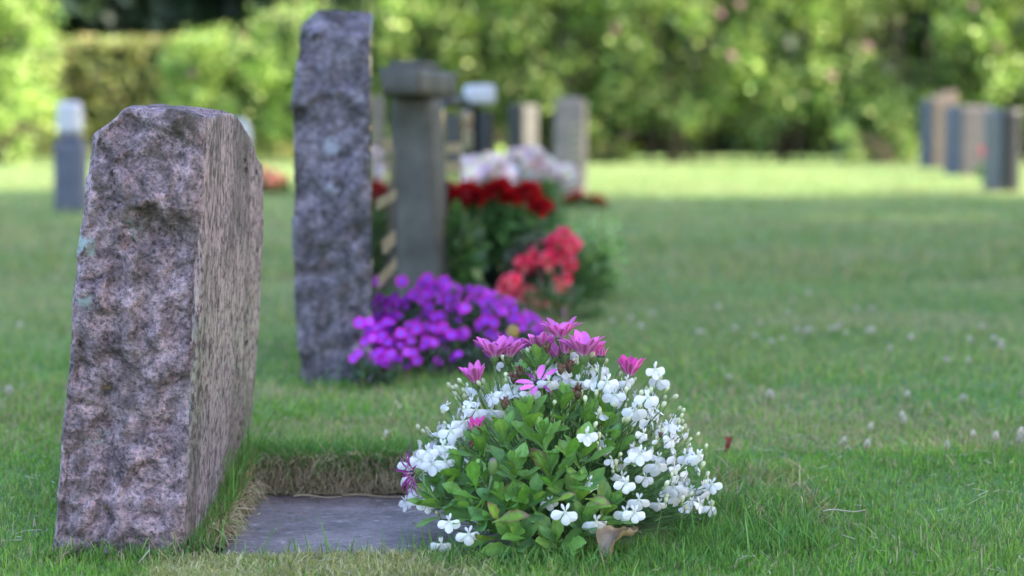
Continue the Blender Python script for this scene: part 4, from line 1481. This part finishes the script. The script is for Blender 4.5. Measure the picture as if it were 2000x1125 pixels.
def round_flower(name, r, col, cen, npet=5, cup=0.15, mat='petal', notch=0.85):
    mb = MB()
    V_ = [(0, 0, 0)]; cc = [cen]; F_ = []
    K = npet * 6
    for ring, f_ in ((1, 0.33), (2, 0.75), (3, 1.0)):
        for k in range(K):
            a = 2 * math.pi * k / K
            m_ = notch + (1 - notch) * abs(math.cos(npet * a / 2)) ** 0.6 if ring > 1 else 1
            rr_ = r * f_ * m_
            V_.append((rr_ * math.cos(a), rr_ * math.sin(a), cup * r * f_ ** 2 + (0.06 * r * math.cos(npet * a) if ring > 1 else 0)))
            cc.append(cen if ring == 1 else col)
    for k in range(K):
        F_.append((0, 1 + k, 1 + (k + 1) % K))
        for q_ in (0, 1):
            F_.append((1 + q_ * K + k, 1 + (q_ + 1) * K + k, 1 + (q_ + 1) * K + (k + 1) % K, 1 + q_ * K + (k + 1) % K))
    mb.add(V_, F_, cc)
    return mb.mesh(name, M[mat])


PF = [round_flower('purple_flower', 0.0125, (0.58, 0.018, 0.58), (0.22, 0.09, 0.80)), round_flower('purple_flower', 0.012, (0.46, 0.016, 0.50), (0.18, 0.07, 0.7)), round_flower('purple_flower', 0.013, (0.72, 0.03, 0.66), (0.28, 0.12, 0.85))]
rp = random.Random(4)
pts_used = []


def pmz(x, y):
    ex = (x + 0.115) / 0.175; ey = (y - 3.64) / 0.2
    return 0.118 * math.sqrt(max(0, 1 - min(1, ex * ex * 0.9 + ey * ey)))


nfl = 0
for i in range(285):
    th = rp.uniform(0, 2 * math.pi); rad_ = rp.random() ** 0.55
    x = -0.115 + 0.180 * rad_ * math.cos(th); y = 3.64 + 0.20 * rad_ * math.sin(th)
    if x < -0.235 and y > 3.4:
        x = -0.235 + rp.random() * 0.06
    z = pmz(x, y) + rp.uniform(-0.005, 0.012)
    z = max(z, 0.02)
    nrm = Vector(((x + 0.115) / 0.03, (y - 3.64) / 0.04 * 1.0 - 1.2, z / 0.05 + 0.8)).normalized() + Vector((rp.gauss(0, .3), rp.gauss(-0.3, .3), rp.gauss(0, .3)))
    put('flower', PF[rp.randrange(3)], zframe((x, y, z), nrm, rp.random() * 6), pm, rp.uniform(0.5, 0.85))
    nfl += 1
for (px, py) in ((690, 700), (700, 690), (732, 692), (745, 700), (712, 668), (728, 660), (765, 690), (722, 628), (733, 640), (795, 688), (760, 712)):
    put('flower', PF[2], zframe(P(px, py, 3.19 + rp.uniform(-.02, .01)), (-0.1, -1, 0.5), 1), pm, 0.62)
for i in range(60):
    px = rp.uniform(700, 1035); py = rp.uniform(628, 712) if px < 900 else rp.uniform(600, 700)
    Yf = 3.44 - 0.1 * math.sin((px - 700) / 335 * math.pi) + rp.uniform(-.03, .03)
    if px < 790:
        Yf = rp.uniform(3.18, 3.22)
    q = P(px, py, Yf)
    if q.z > 0.012:
        put('flower', PF[rp.randrange(3)], zframe(q, (rp.gauss(0, .35), -1, rp.uniform(.2, 1.2)), rp.random() * 6), pm, rp.uniform(0.55, 0.85))
for (px, py) in ((785, 550), (825, 555), (850, 560), (868, 550), (862, 565), (835, 545), (800, 590)):
    put('flower', PF[0], zframe(P(px, py, 3.72), (0.1, -1, 0.5), 1), pm, 1.0)
mb = MB()
for i in range(5200):
    th = rp.uniform(0, 2 * math.pi); rad_ = rp.random() ** 0.5
    x = -0.115 + 0.175 * rad_ * math.cos(th); y = 3.64 + 0.195 * rad_ * math.sin(th)
    if x < -0.235 and y > 3.33:
        x = rp.uniform(-0.23, -0.1)
    z = max(0.0, pmz(x, y) * rp.uniform(0.15, 1.0))
    if i > 4200:
        x = rp.uniform(-0.262, 0.02); y = rp.uniform(3.17, 3.24) if x < -0.19 else rp.uniform(3.34, 3.46); z = rp.uniform(0, 0.035)
    m_ = frame((x, y, z), Vector((rp.gauss(0, .6), rp.gauss(-0.2, .6), 0.7)), rvec()) @ Matrix.Scale(rp.uniform(0.012, 0.024), 4)
    mb.add([m_ @ Vector(v_) - pm.location for v_ in ((0, 0, 0), (-0.16, 0.5, 0.04), (0.16, 0.5, 0.04), (0, 1, 0))], [(0, 2, 3, 1)], tuple(c_ * rp.uniform(0.6, 1.3) for c_ in (0.075, 0.12, 0.085)))
for (px, py) in ((785, 550), (825, 555), (850, 560), (868, 550), (862, 565), (835, 545)):
    a = P(px, py, 3.72); mb.tube([a - pm.location, Vector((a.x * 0.6 - 0.05, 3.68, 0.03)) - pm.location], 0.0012, 4, (0.1, 0.15, 0.08))
link('foliage', mb.mesh('purple_foliage', M['leaf'], False), pm, 'stuff')
# fading yellow-brown bloom standing above the mound
mb = MB()
mb.lathe([(0.0, 0.0), (0.008, 0.001), (0.0105, 0.003), (0.009, 0.005), (0.004, 0.0065), (0.0005, 0.007)], zframe((0, 0, 0), (-0.35, -1, 0.25)), 14, (0.30, 0.19, 0.05))
mb.tube([(0, 0, 0), (0.005, 0.02, -0.02), (0.012, 0.03, -0.09)], 0.0011, 5, (0.13, 0.18, 0.08))
o = link('seed_head', mb.mesh('seed_head', M['stem']), None); o.location = P(1003, 648, 3.02)
o.location = (o.location.x, 3.02, o.location.z)
tag(o, 'round yellow-brown seed head on a thin stalk between purple and pink flowers', 'seed head')


# ------------------------------------------------------------------ ruffled blooms
def ruffled(name, r, cols, n=26, seed=0, flat=0.7):
    rr = random.Random(seed); mb = MB()
    for k in range(n):
        a = k * 2.4; el = 1.45 * (1 - (k / n) ** 0.8)
        d = Vector((math.cos(a) * math.cos(el), math.sin(a) * math.cos(el), math.sin(el) * flat + 0.1))
        d.normalize(); c = rr.choice(cols)
        m_ = frame(d * r * 0.2, d + rvec(0) * 0, Vector((0, 0, 1)) + Vector((rr.gauss(0, .5), rr.gauss(0, .5), rr.gauss(0, .5))))
        L = r * rr.uniform(0.65, 0.95); wd = r * rr.uniform(0.35, 0.5)
        VV = [m_ @ Vector(v_) for v_ in ((0, 0, 0), (-wd * .7, L * .5, 0.1 * r), (wd * .7, L * .5, 0.1 * r), (-wd * .6, L * .92, 0.0), (0, L, 0.12 * r), (wd * .6, L * .92, 0.0))]
        mb.add(VV, [(0, 2, 5, 4), (0, 4, 3, 1)], tuple(c_ * rr.uniform(0.8, 1.15) for c_ in c))
    return mb.mesh(name, M['petal'])


def foliage_blob(pos, loc, rad, n, L, cols, wr=0.22, seed=0, up=0.5, name='foliage', parent=None, mat='leaf', shell=0.5):
    """ellipsoid of leaf clumps; pos is the centre relative to the parent"""
    r = np.random.default_rng(seed + 900)
    d = r.normal(0, 1, (n, 3)); d /= np.linalg.norm(d, axis=1, keepdims=True)
    rad_ = r.uniform(0, 1, n) ** shell
    nz = fbm(d[:, 0] * 2.1 + 5, d[:, 1] * 2.1, d[:, 2] * 2.1, seed, 3)
    rad_ = rad_ * (0.65 + 0.7 * nz)
    c = np.array(pos) + d * rad_[:, None] * np.array(rad)
    return leaf_cards(c, d, n, L, cols, wr, r, up, name, parent, mat)


def leaf_cards(c, d, n, L, cols, wr, r, up, name, parent, mat, spread=0.8):
    f = d + r.normal(0, spread, (n, 3)); f[:, 2] += up * 0.3
    f /= np.linalg.norm(f, axis=1, keepdims=True)
    u = r.normal(0, 0.8, (n, 3)) + d * 0.7 + np.array([0, 0, up])
    s = np.cross(f, u); s /= np.maximum(np.linalg.norm(s, axis=1, keepdims=True), 1e-6)
    u = np.cross(s, f)
    LL = (L * r.uniform(0.65, 1.3, n))[:, None]; W = LL * wr
    v0 = c; v1 = c + f * LL * 0.5 - s * W + u * LL * 0.06; v2 = c + f * LL; v3 = c + f * LL * 0.5 + s * W + u * LL * 0.06
    V = np.stack([v0, v3, v2, v1], 1).reshape(-1, 3)
    o = (np.arange(n) * 4)[:, None]
    F = [np.concatenate([o + np.array([[0, 1, 2]]), o + np.array([[0, 2, 3]])])]
    cc = np.array(cols)[r.integers(0, len(cols), n)] * r.uniform(0.7, 1.3, (n, 1))
    col = np.repeat(cc, 4, axis=0)
    return link(name, np_mesh(name, V, F, M[mat], col, False), parent, 'stuff')


def bloom_plant(name, label, loc, cat, spots, mesh_list, sc_, folrad, folc, nfol, L, cols, seed, stemr=0.002, petal_label=None):
    t = thing(name, label, cat, loc)
    rr = random.Random(seed)
    foliage_blob(folc, loc, folrad, nfol, L, cols, 0.25, seed, parent=t)
    mb = MB()
    for (p, ax) in spots:
        m_ = zframe(p, ax, rr.random() * 6)
        put('bloom', rr.choice(mesh_list), m_, t, sc_ * rr.uniform(0.85, 1.15))
        q = Vector(p) - Vector(loc)
        mb.tube(bez(Vector((q.x * 0.3, q.y * 0.3, 0.05)), Vector((q.x * 0.7, q.y * 0.7, q.z * 0.7)), q, 5), stemr, 5, (0.12, 0.24, 0.09))
    link('flower_stems', mb.mesh('flower_stems', M['stem']), t, 'stuff')
    return t


GL = [(0.08, 0.18, 0.06), (0.13, 0.26, 0.08), (0.06, 0.13, 0.05)]
# crimson potted flowers
RED = [ruffled('red_bloom', 1.0, [(0.45, 0.008, 0.012), (0.58, 0.015, 0.018), (0.33, 0.005, 0.012)], 34, i) for i in range(3)]
loc = Vector((-0.035, 4.98, 0))
sp = []
rd_ = random.Random(8)
for (px, py) in ((890, 385), (912, 378), (935, 392), (955, 380), (975, 372), (990, 388), (1012, 385), (1030, 378), (1045, 398), (1062, 408), (905, 402), (925, 405), (1000, 395), (968, 392), (1050, 415), (885, 398)):
    p = P(px, py, 4.95 + rd_.uniform(-0.05, 0.08)); sp.append((p, Vector((p.x + 0.03, -0.2, 0.25)).normalized() + Vector((0, 0, .6))))
tr = bloom_plant('crimson_potted_plant', 'crimson flowers on tall green stems in a black pot behind the purple mound', loc, 'potted plant', sp, RED, 0.033,
                 (0.12, 0.09, 0.07), (0, 0, 0.155), 900, 0.04, GL, 3)
mb = MB()
mb.lathe([(0.036, 0.0), (0.044, 0.075), (0.047, 0.078), (0.047, 0.092), (0.043, 0.092), (0.040, 0.075)], Matrix(), 24)
o = link('pot', mb.mesh('pot', M['pot']), tr)
mb = MB(); mb.lathe([(0.001, 0.079), (0.0395, 0.080), (0.0395, 0.078)], Matrix(), 24); link('potting_soil', mb.mesh('potting_soil', M['soil']), tr)
# second pot hidden left with broad pale leaves
t_ = thing('leafy_plant', 'broad-leaved green plant without flowers between the cross and the black pot', 'plant', (-0.13, 4.80, 0))
foliage_blob((0, 0, 0.10), None, (0.045, 0.06, 0.11), 260, 0.05, GL + [(0.14, 0.2, 0.1)], 0.3, 61, parent=t_)
# coral begonia
COR = [ruffled('coral_bloom', 1.0, [(0.92, 0.06, 0.18), (0.95, 0.12, 0.24), (0.85, 0.035, 0.13), (0.95, 0.26, 0.30)], 22, 10 + i) for i in range(3)]
sp = []
for (px, py) in ((1100, 462), (1115, 480), (1085, 480), (1060, 492), (1072, 510), (1045, 505), (1105, 500), (1020, 515), (1035, 520), (1005, 550), (1018, 558), (990, 560), (1097, 548), (1095, 562), (1030, 580), (1008, 572), (1055, 602), (1085, 598), (1112, 518)):
    p = P(px, py, 4.55 + rd_.uniform(-0.05, 0.04)); sp.append((p, (rd_.gauss(0, .3), -1, 0.5)))
bloom_plant('coral_begonia', 'coral pink begonia with dark leaves, right of the black pot', Vector((0.07, 4.62, 0)), 'flowering plant', sp, COR, 0.025,
            (0.075, 0.07, 0.08), (0, 0, 0.085), 620, 0.035, [(0.05, 0.07, 0.04), (0.08, 0.05, 0.04), (0.06, 0.10, 0.045)], 5)
# light green shrub
t_ = thing('light_green_shrub', 'small loose light green shrub without flowers, right of the coral begonia', 'shrub', (0.2, 4.85, 0))
foliage_blob((-0.02, 0, 0.05), None, (0.065, 0.07, 0.07), 700, 0.022, [(0.08, 0.17, 0.055), (0.11, 0.22, 0.075)], 0.28, 71, parent=t_)
foliage_blob((0.0, 0, 0.10), None, (0.085, 0.07, 0.095), 420, 0.020, [(0.2, 0.32, 0.12), (0.32, 0.44, 0.2), (0.15, 0.27, 0.09)], 0.28, 72, parent=t_)
# magenta flower at the foot of stone 2
t_ = thing('magenta_rose', 'single deep pink bloom in front of the polished face of the tall headstone', 'flower', (-0.222, 3.68, 0))
put('bloom', ruffled('pink_bloom', 1.0, [(0.6, 0.02, 0.15), (0.7, 0.04, 0.2)], 22, 40), zframe(P(742, 567, 3.68), (0.2, -1, .4)), t_, 0.020)
mb = MB(); q = P(742, 567, 3.68) - Vector((-0.222, 3.68, 0)); mb.tube([(0, 0, 0), (0.002, 0, q.z * .5), q], 0.0015, 5, (0.1, 0.2, 0.08)); link('stalk', mb.mesh('stalk', M['stem']), t_)
# pale pink row
PIN = [ruffled('pale_pink_bloom', 1.0, [(0.92, 0.72, 0.82), (0.92, 0.86, 0.88), (0.88, 0.58, 0.72), (0.85, 0.82, 0.70)], 30, 50 + i) for i in range(3)]
pk = [('pale pink flowers on the left, seen beside the cross', [(858, 335), (870, 350), (880, 325), (895, 345), (905, 328), (915, 352), (888, 360)]),
      ('brightest pale pink flowers, in the middle behind the crimson ones', [(925, 325), (935, 345), (945, 328), (955, 318), (960, 340), (975, 330), (985, 348), (968, 355)]),
      ('pink and white flowers on the right, the tallest of the pale clumps', [(1010, 310), (1022, 322), (1035, 308), (1050, 312), (1045, 330), (1062, 325), (1030, 340), (1055, 345), (1078, 340), (1095, 345), (1112, 340)])]
for i, (lb, sps) in enumerate(pk):
    Y = 7.0 - 0.3 + i * 0.25
    cx = sum(P(a, b, Y).x for a, b in sps) / len(sps)
    sp = [(P(a, b, Y + rd_.uniform(-.08, .08)), (rd_.gauss(0, .3), -0.8, 0.8)) for a, b in sps]
    bloom_plant('pale_pink_plant', lb, Vector((cx, Y, 0)), 'flowering plant', sp, PIN, 0.043, (0.075, 0.08, 0.11), (0, 0, 0.12), 420, 0.05, GL, 20 + i, 0.003)
t_ = thing('pale_pink_plant', 'pale pink flowers left of the cross, added for a reflection in the polished headstone face', 'flowering plant', (-0.36, 5.2, 0))  # blooms added to stand in for flowers mirrored in the black face
for (a, b) in ((728, 330), (745, 320), (758, 335), (740, 350), (762, 355), (728, 355)):
    p = P(a, b, 5.3); put('bloom', rd_.choice(PIN), zframe(p, (0, -1, .6)), t_, 0.026)
foliage_blob((0, 0.05, 0.11), None, (0.06, 0.06, 0.13), 420, 0.035, GL, 0.25, 81, parent=t_)
# low red flowers right
sp = [(P(a, b, 10.4), (0, -.5, 1)) for a, b in ((1105, 396), (1118, 390), (1130, 385), (1142, 390), (1155, 394), (1165, 392), (1178, 399), (1122, 400), (1148, 401))]
bloom_plant('low_red_flowers', 'low patch of red flowers on the grass at the end of the shade', Vector((0.37, 10.42, 0)), 'flowering plant', sp, RED, 0.035, (0.13, 0.08, 0.035), (0, 0, 0.02), 300, 0.04, GL, 30, 0.003)
ORG = [ruffled('orange_bloom', 1.0, [(0.9, 0.30, 0.18), (0.9, 0.42, 0.30), (0.9, 0.52, 0.42)], 24, 60 + i) for i in range(2)]
sp = [(P(a, b, 12.6 + rd_.uniform(-.1, .1)), (0.1, -.7, 1)) for a, b in ((495, 345), (505, 355), (515, 340), (525, 350), (535, 345), (545, 352), (515, 362), (498, 368), (530, 360), (552, 358), (492, 378))]
bloom_plant('orange_flowers', 'sunlit orange-pink flowers between the two nearest headstones, far back', Vector((-1.52, 12.6, 0)), 'flowering plant', sp, ORG, 0.045, (0.13, 0.1, 0.05), (0, 0, 0.035), 380, 0.05, [(0.08, 0.15, 0.05), (0.12, 0.19, 0.06)], 31, 0.003)
sp = [(P(a, b, 19.0), (-0.2, -.8, 1)) for a, b in ((1923, 300), (1917, 306), (1929, 306))]
bloom_plant('pink_grave_flowers', 'single pink-red bunch of flowers between the two right-hand headstones', Vector((P(1923, 320, 16.5).x, 16.5, 0)), 'flower', [(P(1923, 302, 16.5), (0, -1, .4)), (P(1926, 298, 16.5), (0, -1, .8))], COR, 0.05, (0.06, 0.06, 0.06), (0, 0, 0.05), 120, 0.05, GL, 32, 0.004)

# ------------------------------------------------------------------ clover heads in the lawn
mb = MB()
rc = random.Random(2)
for k in range(46):
    a = k * 2.399; el = math.asin(1 - 1.7 * k / 46)
    d = Vector((math.cos(a) * math.cos(el), math.sin(a) * math.cos(el), math.sin(el)))
    m_ = frame(d * 0.003 + Vector((0, 0, 0.026)), d, Vector((0, 0, 1)) + rvec(.1)) @ Matrix.Scale(0.0065, 4)
    mb.add([m_ @ Vector(v_) for v_ in ((0, 0, 0), (-0.16, 0.5, 0.1), (0.16, 0.5, 0.1), (0, 1, 0))], [(0, 2, 3, 1)], (0.66, 0.58, 0.54) if el > -0.2 else (0.42, 0.30, 0.26), 0)
mb.tube([(0, 0, -0.002), (0.002, 0, 0.012), (0, 0, 0.024)], 0.0008, 5, (0.1, 0.2, 0.06), 0)
CLO = mb.mesh('clover_flower', M['petal'], False)
clov = [((1685, 825), 0), ((1645, 858), 0), ((1685, 862), 1), ((1775, 797), 0), ((1758, 805), 0), ((1905, 835), 0), ((1935, 846), 0), ((1980, 855), 0), ((1995, 845), 0), ((1843, 863), 1), ((1900, 700), 0), ((1960, 672), 0)]
for (a, b) in ((1400, 597), (1280, 605), (1235, 615), (1195, 622), (1255, 632), (1370, 640), (1362, 645), (1435, 637), (1480, 647), (1490, 622), (1505, 660), (1530, 655), (1570, 637), (1580, 640), (1560, 640), (1630, 630), (1640, 632), (1625, 637), (1660, 640), (1705, 642), (1700, 640), (1775, 655), (1735, 676), (1922, 628), (1940, 655), (1965, 668), (1950, 675), (1905, 665), (1550, 580), (1575, 570), (1675, 595), (1700, 600), (1545, 606), (40, 630), (20, 760), (1840, 700), (1770, 760), (1500, 760), (1420, 730), (1890, 760)):
    clov.append(((a, b), 0))
for i, ((a, b), brown) in enumerate(clov):
    p = P(a, b + 6, 3.0); d = p - Vector((0, 0, CAM_H)); k = (0.024 - CAM_H) / d.z
    p = Vector((0, 0, CAM_H)) + d * k
    z = float(gz(p.x, p.y))
    o = link('clover_flower', CLO)
    o.location = (p.x, p.y, z); o.rotation_euler = (rc.uniform(-.3, .3), rc.uniform(-.3, .3), rc.random() * 6)
    s_ = rc.uniform(0.65, 0.9) * (0.75 if i < 12 else 1.0)
    o.scale = (s_, s_, rc.uniform(0.8, 1.1))
    tag(o, 'small white clover flower head among many in the lawn', 'clover flower', 'white clover heads in the lawn')

# ------------------------------------------------------------------ rose hedge
HG = [(0.14, 0.23, 0.055), (0.19, 0.29, 0.065), (0.24, 0.33, 0.09), (0.09, 0.17, 0.05), (0.32, 0.38, 0.13)]


def bush(name, label, x, y, wx, wy, h, n, seed, cols=HG, L=0.095, clump=0.22, roses=3, group=None, low=0.28, cat='bush'):
    t = thing(name, label, cat, (x, y, 0), 0, group)
    r = np.random.default_rng(seed)
    nc = int(52 * wx * h / 3)
    d = r.normal(0, 1, (nc, 3)); d /= np.linalg.norm(d, axis=1, keepdims=True)
    rad = r.uniform(0.55, 1.0, nc)
    # superellipsoid body
    body = np.sign(d) * np.abs(d) ** 0.7
    cc = body * rad[:, None] * np.array([wx / 2, wy / 2, (h - low) / 2]) + np.array([0, 0, low + (h - low) / 2])
    ci = r.integers(0, nc, n)
    c = cc[ci] + r.normal(0, clump * 0.55, (n, 3))
    dd = d[ci] + r.normal(0, 0.5, (n, 3)); dd /= np.linalg.norm(dd, axis=1, keepdims=True)
    k = c[:, 2] > 0.04
    c = c[k]; dd = dd[k]
    cl = np.array(cols)
    o = leaf_cards(c, dd, len(c), L, cols, 0.30, r, 0.5, 'foliage', t, 'hedge', 0.5)
    tone = np.repeat(r.uniform(0.4, 1.6, nc)[ci][k], 4)
    ca = o.data.color_attributes['Col']; buf = np.empty(len(tone) * 4, np.float32); ca.data.foreach_get('color', buf)
    buf = buf.reshape(-1, 4); buf[:, :3] *= tone[:, None]; ca.data.foreach_set('color', buf.ravel())
    mb = MB(); rr = random.Random(seed)
    for q in range(12):
        a0 = Vector((rr.gauss(0, wx * .13), rr.gauss(0, wy * .13), -0.02))
        a1 = Vector((rr.uniform(-1, 1) * wx * .45, rr.uniform(-1, 1) * wy * .4, h * rr.uniform(.55, .92)))
        mb.tube(bez(a0, Vector((a0.x * .8 + a1.x * .4, a0.y, a1.z * .6)), a1, 6), [0.02, 0.018, 0.015, 0.012, 0.009, 0.005], 5)
    link('stems', mb.mesh('bush_stems', M['bark']), t, 'stuff')
    for q in range(roses):
        p = Vector((rr.uniform(-1, 1) * wx * .42, -wy * rr.uniform(.44, .54), rr.uniform(.3, .92) * h))
        put('rose', rr.choice(ROSE), zframe(p + Vector((x, y, 0)), (0.3, -1, .4)), t, 0.05)
    return t


ROSE = [ruffled('pink_rose', 1.0, [(0.55, 0.30, 0.36), (0.6, 0.38, 0.42), (0.5, 0.22, 0.30)], 20, 70 + i) for i in range(2)]
GRP = 'rose bushes of the hedge behind the lawn'
HB = [(-8.4, 24.3, 2.2, 1.8, 2.6), (-6.6, 24.2, 2.2, 1.8, 2.2), (-3.45, 24.2, 1.7, 1.6, 1.42), (-2.3, 24.4, 1.7, 1.6, 1.8), (-0.9, 24.3, 1.9, 1.8, 2.5), (0.55, 24.4, 1.8, 1.8, 2.45), (1.95, 24.2, 1.8, 1.8, 2.5),
      (3.35, 24.4, 1.9, 1.8, 2.55), (4.8, 24.2, 1.9, 1.8, 2.5), (6.2, 24.1, 1.9, 1.8, 2.5), (7.8, 24.3, 2.0, 1.8, 2.6), (9.6, 24.3, 2.0, 1.8, 2.6)]
HL = ['green rose bush at the far left end of the hedge, out beyond the pedestal monument', 'tall bright green rose bush behind the pedestal monument at the left',
      'lower rose bush of the hedge just right of the clipped hedge', 'rose bush of the hedge behind the tall grey headstone', 'rose bush of the hedge behind the dark stone cross',
      'rose bush of the hedge directly behind the pinkish stone post', 'rose bush of the hedge just right of the pinkish stone post', 'rose bush in the middle of the hedge above the open sunlit grass',
      'rose bush of the hedge behind the small blue-grey headstone', 'rose bush overhanging the group of headstones at the right', 'rose bush of the hedge at the right edge, beyond the black headstone', 'last rose bush of the hedge, past the right edge']
for i, (x, y, a, b, h) in enumerate(HB):
    bush('rose_bush', HL[i], x, y, a, b, h, 8000, 300 + i, group=GRP, roses=2)
# low plants along the foot
for i, (x, h) in enumerate(((1.0, 0.45), (4.3, 0.4), (-0.4, .45), (-6.0, .6))):
    bush('low_bush', ['low green plant at the hedge foot right of the pinkish post', 'low green plant at the hedge foot near the small headstone', 'low green plant at the hedge foot behind the cross', 'low green plant at the foot of the left bush'][i],
         x, 23.35, 1.0, 0.6, h, 1100, 350 + i, L=0.08, clump=.12, roses=0, low=0.0, cat='plant')
# clipped olive hedge in the gap
t = thing('clipped_hedge', 'smooth clipped olive hedge seen through the gap above the pink headstone', 'hedge', (-4.9, 28.5, 0))
r = np.random.default_rng(5)
n = 9000
c = r.uniform(-1, 1, (n, 3)); ax_ = r.integers(0, 3, n); sg = np.where(r.uniform(0, 1, n) < .5, -1, 1); c[np.arange(n), ax_] = sg * r.uniform(0.85, 1.0, n)
d = np.zeros((n, 3)); d[np.arange(n), ax_] = sg
c = c * np.array([1.8, 0.5, 0.82]) + np.array([0, 0, 0.84])
leaf_cards(c, d, n, 0.09, [(0.20, 0.24, 0.08), (0.25, 0.27, 0.10), (0.17, 0.21, 0.07), (0.32, 0.28, 0.13)], 0.35, r, 0.4, 'foliage', t, 'hedge', 0.6)


def tree(name, label, x, y, h, cr, czr, n, L, cols, seed, cz=None, box=0.7, trunk_r=0.2, cat='tree', nclump=260, group=None, spreadc=0.5):
    t = thing(name, label, cat, (x, y, 0), 0, group)
    cz = cz if cz is not None else h - czr
    mb = MB()
    mb.tube([(0, 0, -0.1), (0.02, 0.0, 0.3), (0.05, 0, cz * .5), (0.0, 0, cz), (0, 0, cz + czr * .6)], [trunk_r * 1.3, trunk_r, trunk_r * .85, trunk_r * .6, trunk_r * .2], 12)
    rr = random.Random(seed)
    for q in range(9):
        a = q * 2.4; z0 = cz - czr * .8 + q * czr * .15
        e = Vector((math.cos(a) * cr * .75, math.sin(a) * cr * .75, z0 + cr * .45))
        mb.tube(bez(Vector((0, 0, max(0.8, z0))), Vector((e.x * .5, e.y * .5, z0 + .1)), e, 5), [trunk_r * .4, trunk_r * .33, trunk_r * .25, trunk_r * .15, trunk_r * .06], 6)
    link('trunk', mb.mesh('trunk', M['bark']), t)
    r = np.random.default_rng(seed)
    d = r.normal(0, 1, (nclump, 3)); d /= np.linalg.norm(d, axis=1, keepdims=True)
    body = np.sign(d) * np.abs(d) ** box
    cc = body * (r.uniform(0.3, 1.0, nclump) ** 0.6)[:, None] * np.array([cr, cr, czr]) + np.array([0, 0, cz])
    ci = r.integers(0, nclump, n)
    c = cc[ci] + r.normal(0, spreadc, (n, 3))
    dd = d[ci] + r.normal(0, .5, (n, 3)); dd /= np.linalg.norm(dd, axis=1, keepdims=True)
    leaf_cards(c, dd, n, L, cols, 0.35, r, 0.3, 'crown', t, 'hedge', 0.8)
    return t


DK = [(0.022, 0.045, 0.022), (0.03, 0.06, 0.026), (0.018, 0.035, 0.02)]
BT = [(-13, 33.5, 'at the far left'), (-8.6, 32.0, 'at the left, over the gap in the hedge'), (-4.6, 34.0, 'with its trunk in the gap of the hedge'), (0.0, 32.0, 'behind the middle headstones'), (4.5, 33.0, 'right of the middle'), (9.0, 32.2, 'at the right'), (13.5, 33.0, 'at the far right')]
for i, (x, y, s_) in enumerate(BT):
    tree('dark_tree', 'dark dense tree beyond the hedge ' + s_, x, y, 9.0, 3.1, 4.4, 9000, 0.30, DK, 400 + i, group='dark trees beyond the hedge')
# the row of trees to the right of the lawn whose shade covers its near half
LT = ('nearest the hedge', 'second from the hedge', 'third from the hedge', 'the last but one', 'the last one behind the camera')
for i, y in enumerate((8.0, 4.6, 1.2, -2.2, -5.6)):
    tree('lime_tree', 'tall lime tree right of the lawn, shading it, ' + LT[i], 10.6, y - 0.3, 14.5, 2.5, 6.0, 24000, 0.48,
         [(0.05, 0.11, 0.03), (0.07, 0.13, 0.04)], 500 + i, cz=8.0, box=0.4, nclump=420, group='lime trees along the right of the lawn', spreadc=0.3)
t = thing('added_yew_hedge', 'tall dark yew hedge added behind the trees to block sky showing through', 'hedge', (0, 38, 0))
mb = MB(); X, Yh, Z = 24, 0.9, 6.0
mb.add([(sx * X, sy * Yh, z_) for z_ in (0, Z) for sx, sy in ((-1, -1), (1, -1), (1, 1), (-1, 1))], [(0, 1, 5, 4), (1, 2, 6, 5), (2, 3, 7, 6), (3, 0, 4, 7), (4, 5, 6, 7)], (0.02, 0.03, 0.015))
link('solid_core', mb.mesh('solid_core', M['bark']), t)  # solid dark box added so no bright sky shows between the trees
r = np.random.default_rng(8); n = 9000
c = np.stack([r.uniform(-X, X, n), r.uniform(-1.3, -0.9, n), r.uniform(0, Z + .2, n)], 1)
leaf_cards(c, np.tile(np.array([0, -1.0, .2]), (n, 1)), n, 0.35, DK, 0.35, r, 0.3, 'foliage', t, 'hedge')
print('leaves', nleaf, 'lobelia', count, 'tries', tries)
